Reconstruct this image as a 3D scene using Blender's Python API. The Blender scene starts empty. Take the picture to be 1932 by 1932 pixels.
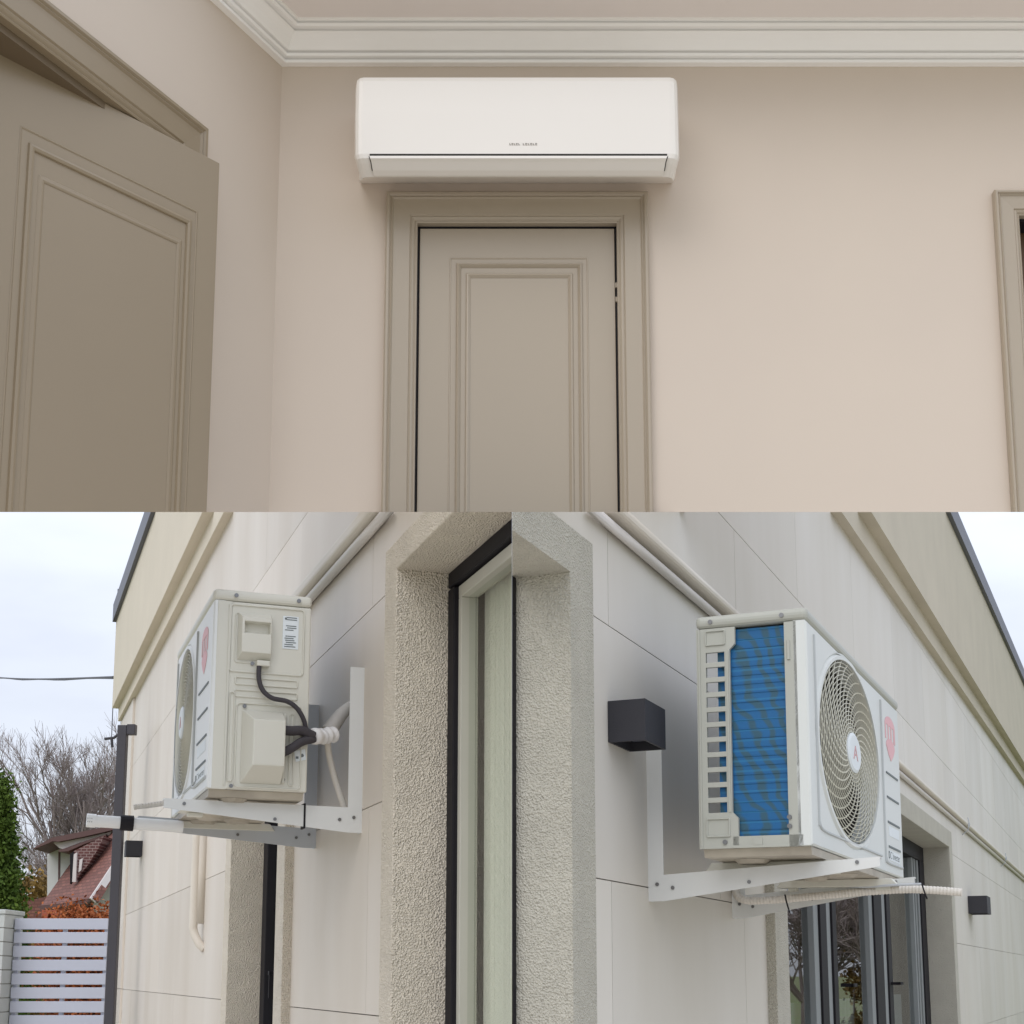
import bpy, bmesh, math, random
from math import sin, cos, tan, pi, radians, atan, sqrt, atan2
from mathutils import Vector, Matrix, noise

random.seed(7)
SC = bpy.context.scene
COL = SC.collection

# ------------------------------------------------------------------ camera
F, TP, VH, EYE = 2700.0, 0.169, 1840.0, 1.55      # focal length and horizon, in 1/1932ths of the frame
P = atan(TP); YC = VH - F * TP
cam_d = bpy.data.cameras.new('camera'); cam = bpy.data.objects.new('camera', cam_d); COL.objects.link(cam)
cam.location = (0, 0, EYE); cam.rotation_euler = (pi / 2 + P, 0, 0)
cam_d.sensor_width = 36; cam_d.lens = 36 * F / 1932; cam_d.shift_y = (YC - 966) / 1932
cam_d.clip_end = 2000; cam_d.clip_start = 0.02
SC.camera = cam

# ------------------------------------------------------------------ light
SUN_EL, SUN_AZ = radians(40), radians(212)         # azimuth from north (+Y) clockwise: behind the camera, to the left
w = bpy.data.worlds.new("World"); SC.world = w; w.use_nodes = True
nt = w.node_tree; N = nt.nodes; LK = nt.links
for n in list(N): N.remove(n)
out = N.new('ShaderNodeOutputWorld'); bg = N.new('ShaderNodeBackground'); bg.inputs[1].default_value = 0.1
sky = N.new('ShaderNodeTexSky'); sky.sky_type = 'NISHITA'; sky.sun_disc = False
sky.sun_elevation = SUN_EL; sky.sun_rotation = SUN_AZ; sky.dust_density = 2.0
tc = N.new('ShaderNodeTexCoord'); mp = N.new('ShaderNodeMapping'); mp.inputs['Scale'].default_value = (1.6, 1.6, 5.0)
ns = N.new('ShaderNodeTexNoise'); ns.inputs['Scale'].default_value = 1.7; ns.inputs['Detail'].default_value = 5; ns.inputs['Roughness'].default_value = 0.5
cr = N.new('ShaderNodeValToRGB')
cr.color_ramp.elements[0].position = 0.33; cr.color_ramp.elements[0].color = (5.9, 6.2, 7.2, 1)
cr.color_ramp.elements[1].position = 0.62; cr.color_ramp.elements[1].color = (7.7, 8.15, 9.1, 1)
sx = N.new('ShaderNodeSeparateXYZ')
zr = N.new('ShaderNodeMapRange'); zr.inputs[1].default_value = -0.02; zr.inputs[2].default_value = 0.62
zr.inputs[3].default_value = 0.58; zr.inputs[4].default_value = 1.50
vm = N.new('ShaderNodeVectorMath'); vm.operation = 'SCALE'
mx = N.new('ShaderNodeMixRGB'); mx.inputs[0].default_value = 0.88
LK.new(tc.outputs['Generated'], mp.inputs[0]); LK.new(mp.outputs[0], ns.inputs['Vector']); LK.new(ns.outputs['Fac'], cr.inputs[0])
LK.new(tc.outputs['Generated'], sx.inputs[0]); LK.new(sx.outputs['Z'], zr.inputs[0])
LK.new(cr.outputs[0], vm.inputs[0]); LK.new(zr.outputs[0], vm.inputs['Scale'])
LK.new(sky.outputs[0], mx.inputs[1]); LK.new(vm.outputs[0], mx.inputs[2])
LK.new(mx.outputs[0], bg.inputs[0]); LK.new(bg.outputs[0], out.inputs[0])

sd = bpy.data.lights.new('sun', 'SUN'); sd.energy = 0.5; sd.angle = radians(40); sd.color = (1.0, 0.95, 0.88)
so = bpy.data.objects.new('sun', sd); COL.objects.link(so)
tosun = Vector((sin(SUN_AZ) * cos(SUN_EL), cos(SUN_AZ) * cos(SUN_EL), sin(SUN_EL)))
so.rotation_euler = tosun.to_track_quat('Z', 'Y').to_euler()

SC.view_settings.view_transform = 'Standard'; SC.view_settings.look = 'None'
SC.view_settings.exposure = 0.50; SC.view_settings.gamma = 1
SC.render.engine = 'CYCLES'; SC.cycles.max_bounces = 8; SC.cycles.transparent_max_bounces = 12

# ------------------------------------------------------------------ pixels and real planes
CAMP = Vector((0, 0, EYE))
def ray(u, v):
    r = (u - 966) / F; q = (YC - v) / F
    return Vector((r, cos(P) - q * sin(P), sin(P) + q * cos(P)))
def at(u, v, Y):
    r = ray(u, v); return CAMP + r * (Y / r.y)
class Frame:
    """a vertical wall plane: s along it, t out of it, h up"""
    def __init__(self, vpu=None, origin=(0, 0, 0), d=None):
        if d is None:
            d = ray(vpu, VH)
        self.d = Vector(d).normalized(); self.o = Vector((origin[0], origin[1], 0)); self.z = Vector((0, 0, 1))
        n = self.d.cross(self.z)
        if n.y > 0: n = -n
        self.n = n
    def __call__(self, s, t, h):
        return self.o + self.d * s + self.n * t + self.z * h
    def px(self, u, v, t=0.0):
        r = ray(u, v); k = ((self.o + self.n * t - CAMP).dot(self.n)) / r.dot(self.n)
        q = CAMP + r * k
        return (q - self.o).dot(self.d), q.z
FL = Frame(-20, (0, 2.65))                 # facade of the lower left house
FR = Frame(2140, (0, 2.65))                # facade of the lower right house
FB = Frame(origin=(0, 3.7), d=(1, 0, 0))   # back wall of the room upstairs
cornerx = FB.px(527, 300)[0]
FW = Frame(2383, (cornerx, 3.7))           # side wall of the room; s = 0 in the corner, s < 0 towards the viewer
WORLD = lambda x, y, z: Vector((x, y, z))

# ------------------------------------------------------------------ materials
def lin(c):
    return tuple(((x / 255) / 12.92 if x / 255 <= 0.04045 else ((x / 255 + 0.055) / 1.055) ** 2.4) for x in c)
def mat(name, rgb, rough=0.6, var=0.05, vscale=(3, 3, 3), bump=0.0, bscale=60.0, metal=0.0, rgb2=None, spec=0.5, bdist=0.003, detail=4):
    m = bpy.data.materials.new(name); m.use_nodes = True
    t = m.node_tree; n = t.nodes; l = t.links; b = n['Principled BSDF']
    c = lin(rgb); c2 = lin(rgb2) if rgb2 else tuple(max(0, x * (1 - var * 2)) for x in c)
    tcn = n.new('ShaderNodeTexCoord'); mpn = n.new('ShaderNodeMapping'); mpn.inputs['Scale'].default_value = vscale
    no = n.new('ShaderNodeTexNoise'); no.inputs['Scale'].default_value = 1.0; no.inputs['Detail'].default_value = detail
    r = n.new('ShaderNodeValToRGB'); r.color_ramp.elements[0].position = 0.3; r.color_ramp.elements[1].position = 0.7
    r.color_ramp.elements[0].color = (*c2, 1); r.color_ramp.elements[1].color = (*c, 1)
    l.new(tcn.outputs['Object'], mpn.inputs[0]); l.new(mpn.outputs[0], no.inputs['Vector']); l.new(no.outputs['Fac'], r.inputs[0])
    l.new(r.outputs[0], b.inputs['Base Color'])
    b.inputs['Roughness'].default_value = rough; b.inputs['Metallic'].default_value = metal
    b.inputs['Specular IOR Level'].default_value = spec
    if bump > 0:
        n2 = n.new('ShaderNodeTexNoise'); n2.inputs['Scale'].default_value = bscale; n2.inputs['Detail'].default_value = 3
        bp = n.new('ShaderNodeBump'); bp.inputs['Strength'].default_value = bump; bp.inputs['Distance'].default_value = bdist
        l.new(tcn.outputs['Object'], n2.inputs['Vector']); l.new(n2.outputs['Fac'], bp.inputs['Height']); l.new(bp.outputs[0], b.inputs['Normal'])
    return m
M = {}
M['clad'] = mat('porcelain_cladding', (222, 214, 203), 0.5, rgb2=(210, 200, 186), vscale=(2.6, 2.6, 0.8), detail=6)
M['clad_r'] = mat('porcelain_cladding_grey', (216, 211, 202), 0.5, rgb2=(206, 200, 188), vscale=(2.6, 2.6, 0.8), detail=6)
for k_ in ('clad', 'clad_r'):
    t_ = M[k_].node_tree; b_ = t_.nodes['Principled BSDF']; src = b_.inputs['Base Color'].links[0].from_socket
    ge = t_.nodes.new('ShaderNodeNewGeometry'); mr = t_.nodes.new('ShaderNodeMapRange'); mr.inputs[3].default_value = 0.93; mr.inputs[4].default_value = 1.03
    hs = t_.nodes.new('ShaderNodeHueSaturation')
    t_.links.new(ge.outputs['Random Per Island'], mr.inputs[0]); t_.links.new(mr.outputs[0], hs.inputs['Value']); t_.links.new(src, hs.inputs['Color']); t_.links.new(hs.outputs[0], b_.inputs['Base Color'])
M['joint'] = mat('joint_backing', (150, 142, 132), 0.9)  # backing colour that shows in the open joints
M['corn'] = mat('cornice_render', (216, 206, 188), 0.85, var=0.03, bump=0.3, bscale=120)
M['corn_u'] = mat('cornice_render_taupe', (170, 156, 132), 0.85, var=0.04, bump=0.3, bscale=120)
M['corn_r'] = mat('cornice_render_grey', (199, 190, 172), 0.85, var=0.04, bump=0.4, bscale=120)
M['cap'] = mat('dark_flashing', (74, 76, 88), 0.45, var=0.05)
M['dark'] = mat('anthracite_metal', (62, 60, 66), 0.45, var=0.06)
M['black'] = mat('black_frame', (34, 32, 36), 0.6, var=0.05, spec=0.2)
M['lampblack'] = mat('black_powder_coat', (48, 48, 54), 0.6, var=0.08, bump=0.2, bscale=500)
M['acw'] = mat('unit_ivory_paint', (212, 210, 198), 0.4, var=0.015, vscale=(4, 4, 4))
M['acw2'] = mat('unit_white_front', (226, 228, 226), 0.4, var=0.01)
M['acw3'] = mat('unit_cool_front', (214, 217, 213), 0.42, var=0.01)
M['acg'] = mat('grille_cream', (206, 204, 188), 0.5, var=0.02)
M['acr'] = mat('unit_shaded_side', (176, 177, 167), 0.42, var=0.02)  # shade on the right unit's side casing, put into a darker base colour
M['cavity'] = mat('fan_cavity', (40, 37, 30), 0.8)
M['blade'] = mat('fan_blade_grey', (96, 92, 80), 0.6)
M['pan'] = mat('base_pan', (188, 180, 164), 0.5, rgb2=(150, 142, 128), vscale=(8, 8, 8))
M['brk'] = mat('bracket_paint', (216, 217, 214), 0.35, var=0.02)
M['galv'] = mat('galvanised', (192, 196, 200), 0.45, var=0.04)
M['screw'] = mat('screw_steel', (130, 130, 130), 0.3, metal=0.8)
M['insul'] = mat('pipe_insulation', (66, 62, 66), 0.8, bump=0.3, bscale=300)
M['tape'] = mat('white_tape', (226, 224, 222), 0.5, bump=0.3, bscale=90)
M['gtape'] = mat('grey_tape', (182, 178, 172), 0.55, bump=0.4, bscale=60)
M['hose'] = mat('corrugated_hose', (222, 216, 206), 0.6)
M['pvc'] = mat('white_pvc', (232, 233, 232), 0.35, var=0.01)
M['duct'] = mat('beige_duct', (220, 212, 199), 0.5)
M['label'] = mat('sticker_white', (226, 232, 234), 0.5)
M['ink'] = mat('label_ink', (104, 112, 114), 0.6)
M['red'] = mat('emblem_red', (228, 176, 180), 0.5, var=0.03)
M['redf'] = mat('faded_red', (206, 160, 162), 0.5)
M['glabel'] = mat('grey_print', (188, 192, 192), 0.5)
M['wood'] = mat('gate_white_shaded', (186, 190, 204), 0.5, var=0.02)  # white slats; the shade they stand in is mixed into this blue-grey
M['pillar'] = mat('gate_pillar', (190, 194, 192), 0.6, var=0.03)
M['bark'] = mat('bark', (158, 146, 142), 0.9, rgb2=(124, 112, 108), vscale=(6, 6, 2))
M['leaf'] = mat('thuja_green', (92, 112, 44), 0.8, rgb2=(54, 76, 30), vscale=(5, 5, 5), spec=0.2)
M['leafb'] = mat('beech_rust', (190, 112, 66), 0.8, rgb2=(128, 70, 42), vscale=(4, 4, 4), spec=0.2)
M['leafy'] = mat('autumn_ochre', (150, 122, 66), 0.8, rgb2=(98, 78, 48), vscale=(3, 3, 3), spec=0.2)
M['soil'] = mat('ground_grass', (104, 122, 58), 0.95, rgb2=(122, 116, 92), vscale=(0.5, 0.5, 0.5), bump=0.6, bscale=9, bdist=0.05)
M['bounce'] = mat('bounce_paving_pale', (206, 198, 186), 0.85, rgb2=(186, 178, 166), vscale=(2, 2, 2), bump=0.2, bscale=40)  # pale so that it throws light back up
M['rwall'] = mat('room_paint', (212, 198, 182), 0.75, rgb2=(208, 194, 179), vscale=(1.5, 1.5, 1.5), bump=0.05, bscale=160)
M['rwallb'] = mat('room_ceiling_paint', (238, 230, 224), 0.8, var=0.01)
M['crown'] = mat('crown_plaster', (253, 251, 247), 0.55, var=0.01)
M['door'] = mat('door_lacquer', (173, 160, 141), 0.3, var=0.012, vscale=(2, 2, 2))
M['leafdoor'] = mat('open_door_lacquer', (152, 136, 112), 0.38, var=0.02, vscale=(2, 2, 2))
M['brown'] = mat('dark_rebate', (92, 66, 38), 0.6)
M['sash'] = mat('sash_greige', (196, 194, 182), 0.5)
M['pipew'] = mat('offwhite_pipe', (214, 209, 203), 0.5)
M['sashd'] = mat('sash_grey', (132, 136, 136), 0.55)
M['liner'] = mat('ochre_liner', (118, 102, 80), 0.6)
M['iac'] = mat('indoor_unit_plastic', (232, 226, 217), 0.35, var=0.006)
M['logo'] = mat('logo_grey', (158, 150, 140), 0.5)

def roughcast(name, rgb, scale, dist=0.0045):
    m = mat(name, rgb, 0.9, var=0.05, vscale=(9, 9, 9))
    t = m.node_tree; n = t.nodes; l = t.links; b = n['Principled BSDF']
    tcn = n.new('ShaderNodeTexCoord')
    a = n.new('ShaderNodeTexNoise'); a.inputs['Scale'].default_value = scale; a.inputs['Detail'].default_value = 2; a.inputs['Distortion'].default_value = 0.6
    v = n.new('ShaderNodeTexVoronoi'); v.inputs['Scale'].default_value = scale * 1.1
    ad = n.new('ShaderNodeMath'); ad.operation = 'ADD'
    bp = n.new('ShaderNodeBump'); bp.inputs['Strength'].default_value = 1.0; bp.inputs['Distance'].default_value = dist
    l.new(tcn.outputs['Object'], a.inputs['Vector']); l.new(tcn.outputs['Object'], v.inputs['Vector'])
    l.new(a.outputs['Fac'], ad.inputs[0]); l.new(v.outputs['Distance'], ad.inputs[1])
    l.new(ad.outputs[0], bp.inputs['Height']); l.new(bp.outputs[0], b.inputs['Normal'])
    return m
M['rough'] = roughcast('roughcast_cream', (236, 226, 208), 195, 0.0065)
M['rough_r'] = roughcast('roughcast_grey', (196, 192, 178), 200)

def glassmat(name, tint, refl=0.0, k=1.0):
    m = bpy.data.materials.new(name); m.use_nodes = True
    t = m.node_tree; n = t.nodes; l = t.links
    for x in list(n):
        if x.type != 'OUTPUT_MATERIAL': n.remove(x)
    o = [x for x in n if x.type == 'OUTPUT_MATERIAL'][0]
    tr = n.new('ShaderNodeBsdfTransparent'); tr.inputs[0].default_value = (*tint, 1)
    g = n.new('ShaderNodeBsdfGlossy'); g.inputs['Roughness'].default_value = 0.01
    fr = n.new('ShaderNodeFresnel'); fr.inputs[0].default_value = 1.5
    ad = n.new('ShaderNodeMath'); ad.operation = 'ADD'; ad.inputs[1].default_value = refl; ad.use_clamp = True
    mu = n.new('ShaderNodeMath'); mu.operation = 'MULTIPLY'; mu.inputs[1].default_value = k
    mxs = n.new('ShaderNodeMixShader')
    l.new(fr.outputs[0], mu.inputs[0]); l.new(mu.outputs[0], ad.inputs[0]); l.new(ad.outputs[0], mxs.inputs[0]); l.new(tr.outputs[0], mxs.inputs[1]); l.new(g.outputs[0], mxs.inputs[2]); l.new(mxs.outputs[0], o.inputs[0])
    return m
M['glass'] = glassmat('window_glass', (0.88, 0.91, 0.87), 0.0, 0.28)
M['glass_r'] = glassmat('window_glass_cool', (0.72, 0.78, 0.76), 0.14)
M['curtain'] = mat('curtain_sage', (230, 230, 218), 0.9, var=0.04, vscale=(8, 8, 0.5))
M['curtainw'] = mat('curtain_white', (196, 202, 206), 0.9, var=0.05, vscale=(12, 12, 0.4))
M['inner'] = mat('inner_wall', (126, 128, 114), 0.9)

def coil():
    m = mat('blue_coil_fins', (20, 92, 150), 0.55)
    t = m.node_tree; n = t.nodes; l = t.links; b = n['Principled BSDF']
    tcn = n.new('ShaderNodeTexCoord'); mpn = n.new('ShaderNodeMapping'); mpn.inputs['Scale'].default_value = (7, 7, 9); mpn.inputs['Rotation'].default_value = (0.5, 0.3, 0)
    wv = n.new('ShaderNodeTexWave'); wv.inputs['Scale'].default_value = 1.5; wv.inputs['Distortion'].default_value = 7.0; wv.inputs['Detail'].default_value = 2; wv.inputs['Detail Scale'].default_value = 0.9
    r = n.new('ShaderNodeValToRGB'); r.color_ramp.elements[0].position = 0.40; r.color_ramp.elements[0].color = (*lin((0, 92, 146)), 1)
    r.color_ramp.elements[1].position = 0.85; r.color_ramp.elements[1].color = (*lin((40, 84, 104)), 1)
    mp2 = n.new('ShaderNodeMapping'); mp2.inputs['Scale'].default_value = (1, 1, 1)
    w2 = n.new('ShaderNodeTexWave'); w2.bands_direction = 'Z'; w2.inputs['Scale'].default_value = 13.5
    r2 = n.new('ShaderNodeValToRGB'); r2.color_ramp.elements[0].position = 0.84; r2.color_ramp.elements[0].color = (0, 0, 0, 1); r2.color_ramp.elements[1].position = 0.97; r2.color_ramp.elements[1].color = (0.35, 0.35, 0.35, 1)
    mxn = n.new('ShaderNodeMixRGB'); mxn.inputs[2].default_value = (*lin((40, 130, 175)), 1)
    l.new(tcn.outputs['Object'], mpn.inputs[0]); l.new(mpn.outputs[0], wv.inputs['Vector']); l.new(wv.outputs['Fac'], r.inputs[0])
    l.new(tcn.outputs['Object'], mp2.inputs[0]); l.new(mp2.outputs[0], w2.inputs['Vector']); l.new(w2.outputs['Fac'], r2.inputs[0])
    l.new(r2.outputs[0], mxn.inputs[0]); l.new(r.outputs[0], mxn.inputs[1]); l.new(mxn.outputs[0], b.inputs['Base Color'])
    return m
M['coil'] = coil()
def tiles(name, c1, c2, mortar, sc, rw=0.5, rh=0.25):
    m = mat(name, c1, 0.8)
    t = m.node_tree; n = t.nodes; l = t.links; b = n['Principled BSDF']
    tcn = n.new('ShaderNodeTexCoord'); br = n.new('ShaderNodeTexBrick')
    sp = n.new('ShaderNodeSeparateXYZ'); cb = n.new('ShaderNodeCombineXYZ')
    br.inputs['Color1'].default_value = (*lin(c1), 1); br.inputs['Color2'].default_value = (*lin(c2), 1); br.inputs['Mortar'].default_value = (*lin(mortar), 1)
    br.inputs['Scale'].default_value = sc; br.inputs['Mortar Size'].default_value = 0.03; br.inputs['Brick Width'].default_value = rw; br.inputs['Row Height'].default_value = rh
    l.new(tcn.outputs['Object'], sp.inputs[0]); l.new(sp.outputs['X'], cb.inputs[0]); l.new(sp.outputs['Z'], cb.inputs[1]); l.new(cb.outputs[0], br.inputs['Vector'])
    l.new(br.outputs[0], b.inputs['Base Color'])
    return m
M['rooft'] = tiles('roof_tiles', (136, 90, 78), (112, 72, 64), (96, 62, 54), 4)
M['brickd'] = tiles('dark_brick', (104, 64, 60), (88, 54, 52), (150, 130, 124), 5)
M['brickr'] = tiles('red_brick', (176, 88, 66), (160, 76, 56), (150, 96, 78), 5)
M['fasc'] = mat('white_board', (214, 206, 202), 0.6)
M['rbrown'] = mat('brown_gutter', (96, 68, 64), 0.6)
M['slate'] = mat('pale_siding', (214, 214, 212), 0.7)

# ------------------------------------------------------------------ mesh helpers
REG = []      # (object, zone) for cutting the three sets where they meet
class MB:
    """collects geometry in a frame's coordinates and links it as ONE mesh object"""
    def __init__(self, f=WORLD):
        self.bm = bmesh.new(); self.f = f
    def v(self, a, b, c): return self.bm.verts.new(self.f(a, b, c))
    def face(self, vs):
        try: return self.bm.faces.new(vs)
        except ValueError: return None
    def poly(self, pts): return self.face([self.v(*p) for p in pts])
    def box(self, a0, a1, b0, b1, c0, c1):
        p = [self.v(a, b, c) for a in (a0, a1) for b in (b0, b1) for c in (c0, c1)]
        for q in ((0, 1, 3, 2), (4, 6, 7, 5), (0, 4, 5, 1), (2, 3, 7, 6), (0, 2, 6, 4), (1, 5, 7, 3)):
            self.face([p[i] for i in q])
        return self
    def hexa(self, p8):
        p = [self.v(*x) for x in p8]     # bottom ring 0-3, top ring 4-7
        for q in ((3, 2, 1, 0), (4, 5, 6, 7), (0, 1, 5, 4), (1, 2, 6, 5), (2, 3, 7, 6), (3, 0, 4, 7)):
            self.face([p[i] for i in q])
        return self
    def prism(self, pts, axis, a0, a1):
        """polygon pts (2D) extruded along axis (0,1,2)"""
        def mk(p, a):
            q = list(p); q.insert(axis, a); return self.v(*q)
        A = [mk(p, a0) for p in pts]; B = [mk(p, a1) for p in pts]; n = len(pts)
        self.face(A[::-1]); self.face(B)
        for i in range(n): self.face([A[i], A[(i + 1) % n], B[(i + 1) % n], B[i]])
        return self
    def tube(self, path, r, seg=10, caps=True):
        """path of frame points; r number or list"""
        W = [self.f(*p) for p in path]; n = len(W); rings = []
        up = None
        for i, p in enumerate(W):
            tdir = (W[min(i + 1, n - 1)] - W[max(i - 1, 0)])
            if tdir.length < 1e-9: tdir = Vector((0, 0, 1))
            tdir.normalize()
            if up is None:
                up = tdir.orthogonal().normalized()
            up = (up - tdir * up.dot(tdir))
            if up.length < 1e-6: up = tdir.orthogonal()
            up.normalize(); sd_ = tdir.cross(up)
            rr = r[i] if isinstance(r, (list, tuple)) else r
            rings.append([self.bm.verts.new(p + (up * cos(2 * pi * k / seg) + sd_ * sin(2 * pi * k / seg)) * rr) for k in range(seg)])
        for i in range(n - 1):
            for k in range(seg):
                self.face([rings[i][k], rings[i][(k + 1) % seg], rings[i + 1][(k + 1) % seg], rings[i + 1][k]])
        if caps: self.face(rings[0][::-1]); self.face(rings[-1])
        return self
    def loops(self, A, B):
        n = len(A)
        for i in range(n): self.face([A[i], A[(i + 1) % n], B[(i + 1) % n], B[i]])
    def build(self, name, m, parent=None, zone=None, origin=None, bevel=0.0, smooth=False, recalc=True, segs=2):
        bm = self.bm
        if recalc: bmesh.ops.recalc_face_normals(bm, faces=bm.faces)
        if bevel > 0:
            es = [e for e in bm.edges if len(e.link_faces) == 2 and e.calc_face_angle(0) > radians(40)]
            bmesh.ops.bevel(bm, geom=es, offset=bevel, segments=segs, affect='EDGES', profile=0.5, clamp_overlap=True)
        if origin is None:
            origin = parent.location.copy() if parent is not None else None
            if parent is not None and parent.parent is not None: origin = parent.parent.location + parent.location
        if origin is None:
            xs = [v.co for v in bm.verts]
            origin = Vector((sum(v.x for v in xs) / len(xs), sum(v.y for v in xs) / len(xs), min(v.z for v in xs)))
        bmesh.ops.translate(bm, verts=bm.verts, vec=-Vector(origin))
        me = bpy.data.meshes.new(name); bm.to_mesh(me); bm.free()
        me.materials.append(m)
        if smooth:
            for p in me.polygons: p.use_smooth = True
        o = bpy.data.objects.new(name, me); COL.objects.link(o)
        if parent is not None:
            o.parent = parent; o.location = (0, 0, 0)
        else: o.location = origin
        z = zone or (parent.get('zone_') if parent is not None else None)
        if z: ZONE[o.name] = z
        elif parent is not None and parent.name in ZONE: ZONE[o.name] = ZONE[parent.name]
        return o
ZONE = {}
def thing(name, label, cat, loc, zone=None, group=None):
    o = bpy.data.objects.new(name, None); COL.objects.link(o); o.location = Vector(loc); o.empty_display_size = 0.1
    o['label'] = label; o['category'] = cat
    if group: o['group'] = group
    if zone: ZONE[o.name] = zone
    return o
def tag(o, label, cat, group=None):
    o['label'] = label; o['category'] = cat
    if group: o['group'] = group
    return o
def struct(o): o['kind'] = 'structure'; return o
def smooth_path(pts, n=8):
    """Catmull-Rom through pts"""
    P_ = [Vector(p) for p in pts]; P_ = [P_[0] * 2 - P_[1]] + P_ + [P_[-1] * 2 - P_[-2]]; out_ = []
    for i in range(1, len(P_) - 2):
        for k in range(n):
            t = k / n; a, b, c, d = P_[i - 1], P_[i], P_[i + 1], P_[i + 2]
            out_.append(0.5 * ((2 * b) + (c - a) * t + (2 * a - 5 * b + 4 * c - d) * t * t + (3 * b - a - 3 * c + d) * t ** 3))
    out_.append(P_[-2]); return [tuple(q) for q in out_]
def rrect(x0, x1, z0, z1, r, n=4):
    pts = []
    for cx, cz, a0 in ((x1 - r, z1 - r, 0), (x0 + r, z1 - r, 90), (x0 + r, z0 + r, 180), (x1 - r, z0 + r, 270)):
        for k in range(n + 1):
            a = radians(a0 + 90 * k / n); pts.append((cx + r * cos(a), cz + r * sin(a)))
    return pts
def ring_frame(mb, x0, x1, z0, z1, r, wd, put, y0, y1):
    """a raised rounded-rectangular bead; put(x,z,y) -> frame args"""
    prof = [(0, y0), (wd * 0.3, y1), (wd * 0.7, y1), (wd, y0)]
    rings = []
    for off, y in prof:
        pts = rrect(x0 + off, x1 - off, z0 + off, z1 - off, max(r - off, 0.0005))
        rings.append([mb.v(*put(a, b, y)) for a, b in pts])
    for i in range(len(rings) - 1): mb.loops(rings[i], rings[i + 1])
def text_mesh(s, size, f, x, y, z, m, name, parent, sx=1.0, flip=1):
    """letters standing in a frame's plane: x along, y out of plane, z up"""
    cu = bpy.data.curves.new('txt', 'FONT'); cu.body = s; cu.size = size; cu.extrude = 0.0004
    ob = bpy.data.objects.new('txt', cu); COL.objects.link(ob)
    dg = bpy.context.evaluated_depsgraph_get(); me = bpy.data.meshes.new_from_object(ob.evaluated_get(dg))
    mb = MB(f)
    vs = [mb.v(x + flip * v.co.x * sx, y + v.co.z, z + v.co.y) for v in me.vertices]
    for p in me.polygons: mb.face([vs[i] for i in p.vertices])
    bpy.data.objects.remove(ob); bpy.data.curves.remove(cu); bpy.data.meshes.remove(me)
    return mb.build(name, m, parent)

# ================================================================== GROUND
g = MB(); R0 = 1500.0
g.poly([(-R0, -R0, 0), (R0, -R0, 0), (R0, R0, 0), (-R0, R0, 0)])
struct(g.build('ground', M['soil'], origin=(0, 0, 0), recalc=False))
g = MB(); g.poly([(-9, -14, 0.004), (11, -14, 0.004), (11, 9.5, 0.004), (-9, 9.5, 0.004)])  # sheet outside the view, added to bounce light up into the room
struct(g.build('bounce_paving', M['bounce'], origin=(0, 0, 0), recalc=False))

# ================================================================== HOUSE FACADES
def subtract(rects, hole):
    out_ = []; a, b, c, d = hole
    for (x0, x1, z0, z1) in rects:
        if x1 <= a or x0 >= b or z1 <= c or z0 >= d: out_.append((x0, x1, z0, z1)); continue
        if x0 < a: out_.append((x0, a, z0, z1))
        if x1 > b: out_.append((b, x1, z0, z1))
        m0, m1 = max(x0, a), min(x1, b)
        if z1 > d: out_.append((m0, m1, d, z1))
        if z0 < c: out_.append((m0, m1, z0, c))
    return [r for r in out_ if r[1] - r[0] > 1e-3 and r[3] - r[2] > 1e-3]
def cladding(f, rows, offs, pw, s0, s1, top, holes, m, parent, gap=0.0013):
    mb = MB(f)
    for i in range(len(rows) - 1):
        h0, h1 = rows[i], min(rows[i + 1], top)
        if h0 >= top: continue
        s = offs[i % len(offs)]
        while s > s0: s -= pw
        while s < s1:
            a, b = max(s, s0), min(s + pw, s1)
            rs = [(a + gap, b - gap, h0 + gap, h1 - gap)] if b - a > 0.02 else []
            for ho in holes: rs = subtract(rs, ho)
            for (x0, x1, z0, z1) in rs: mb.box(x0, x1, -0.012, 0, z0, z1)
            s += pw
    o = mb.build('cladding', m, parent)
    mb = MB(f); rs = [(s0, s1, 0.0, top)]
    for ho in holes: rs = subtract(rs, (ho[0] + 0.01, ho[1] - 0.01, ho[2], ho[3] - 0.01))
    for (x0, x1, z0, z1) in rs: mb.box(x0, x1, -0.16, -0.0125, z0, z1)
    mb.build('wall', M['joint'], parent)
    return o
def surround(f, s0, s1, z1, bw, bt, t_in, t_out, m, parent, left=True, right=True, z0=0.0):
    """roughcast band round an opening: jambs, head, with the reveal in the same render"""
    mb = MB(f)
    def grid(p, q, r, s_, n=1): pass
    a = s0 - bw if left else s0; b = s1 + bw if right else s1
    if left: mb.box(a, s0, t_in, t_out, z0, z1)
    if right: mb.box(s1, b, t_in, t_out, z0, z1)
    mb.box(a, b, t_in, t_out, z1 + 0.0, z1 + bt)
    return mb.build('window_surround', m, parent, bevel=0.003)
def wavy(f, s0, s1, z0, z1, t, amp, n, m, parent, seedv=0, folds=None):
    mb = MB(f); rnd = random.Random(seedv); cols = []
    for i in range(n + 1):
        s = s0 + (s1 - s0) * i / n
        dt = amp * sin(i * 1.9 + rnd.random() * 0.8)
        cols.append([mb.v(s, t + dt, z0), mb.v(s + rnd.uniform(-.002, .002), t + dt * 0.8, z1)])
    for i in range(n): mb.face([cols[i][0], cols[i + 1][0], cols[i + 1][1], cols[i][1]])
    return mb.build('curtain', m, parent, recalc=False, smooth=True)

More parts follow.
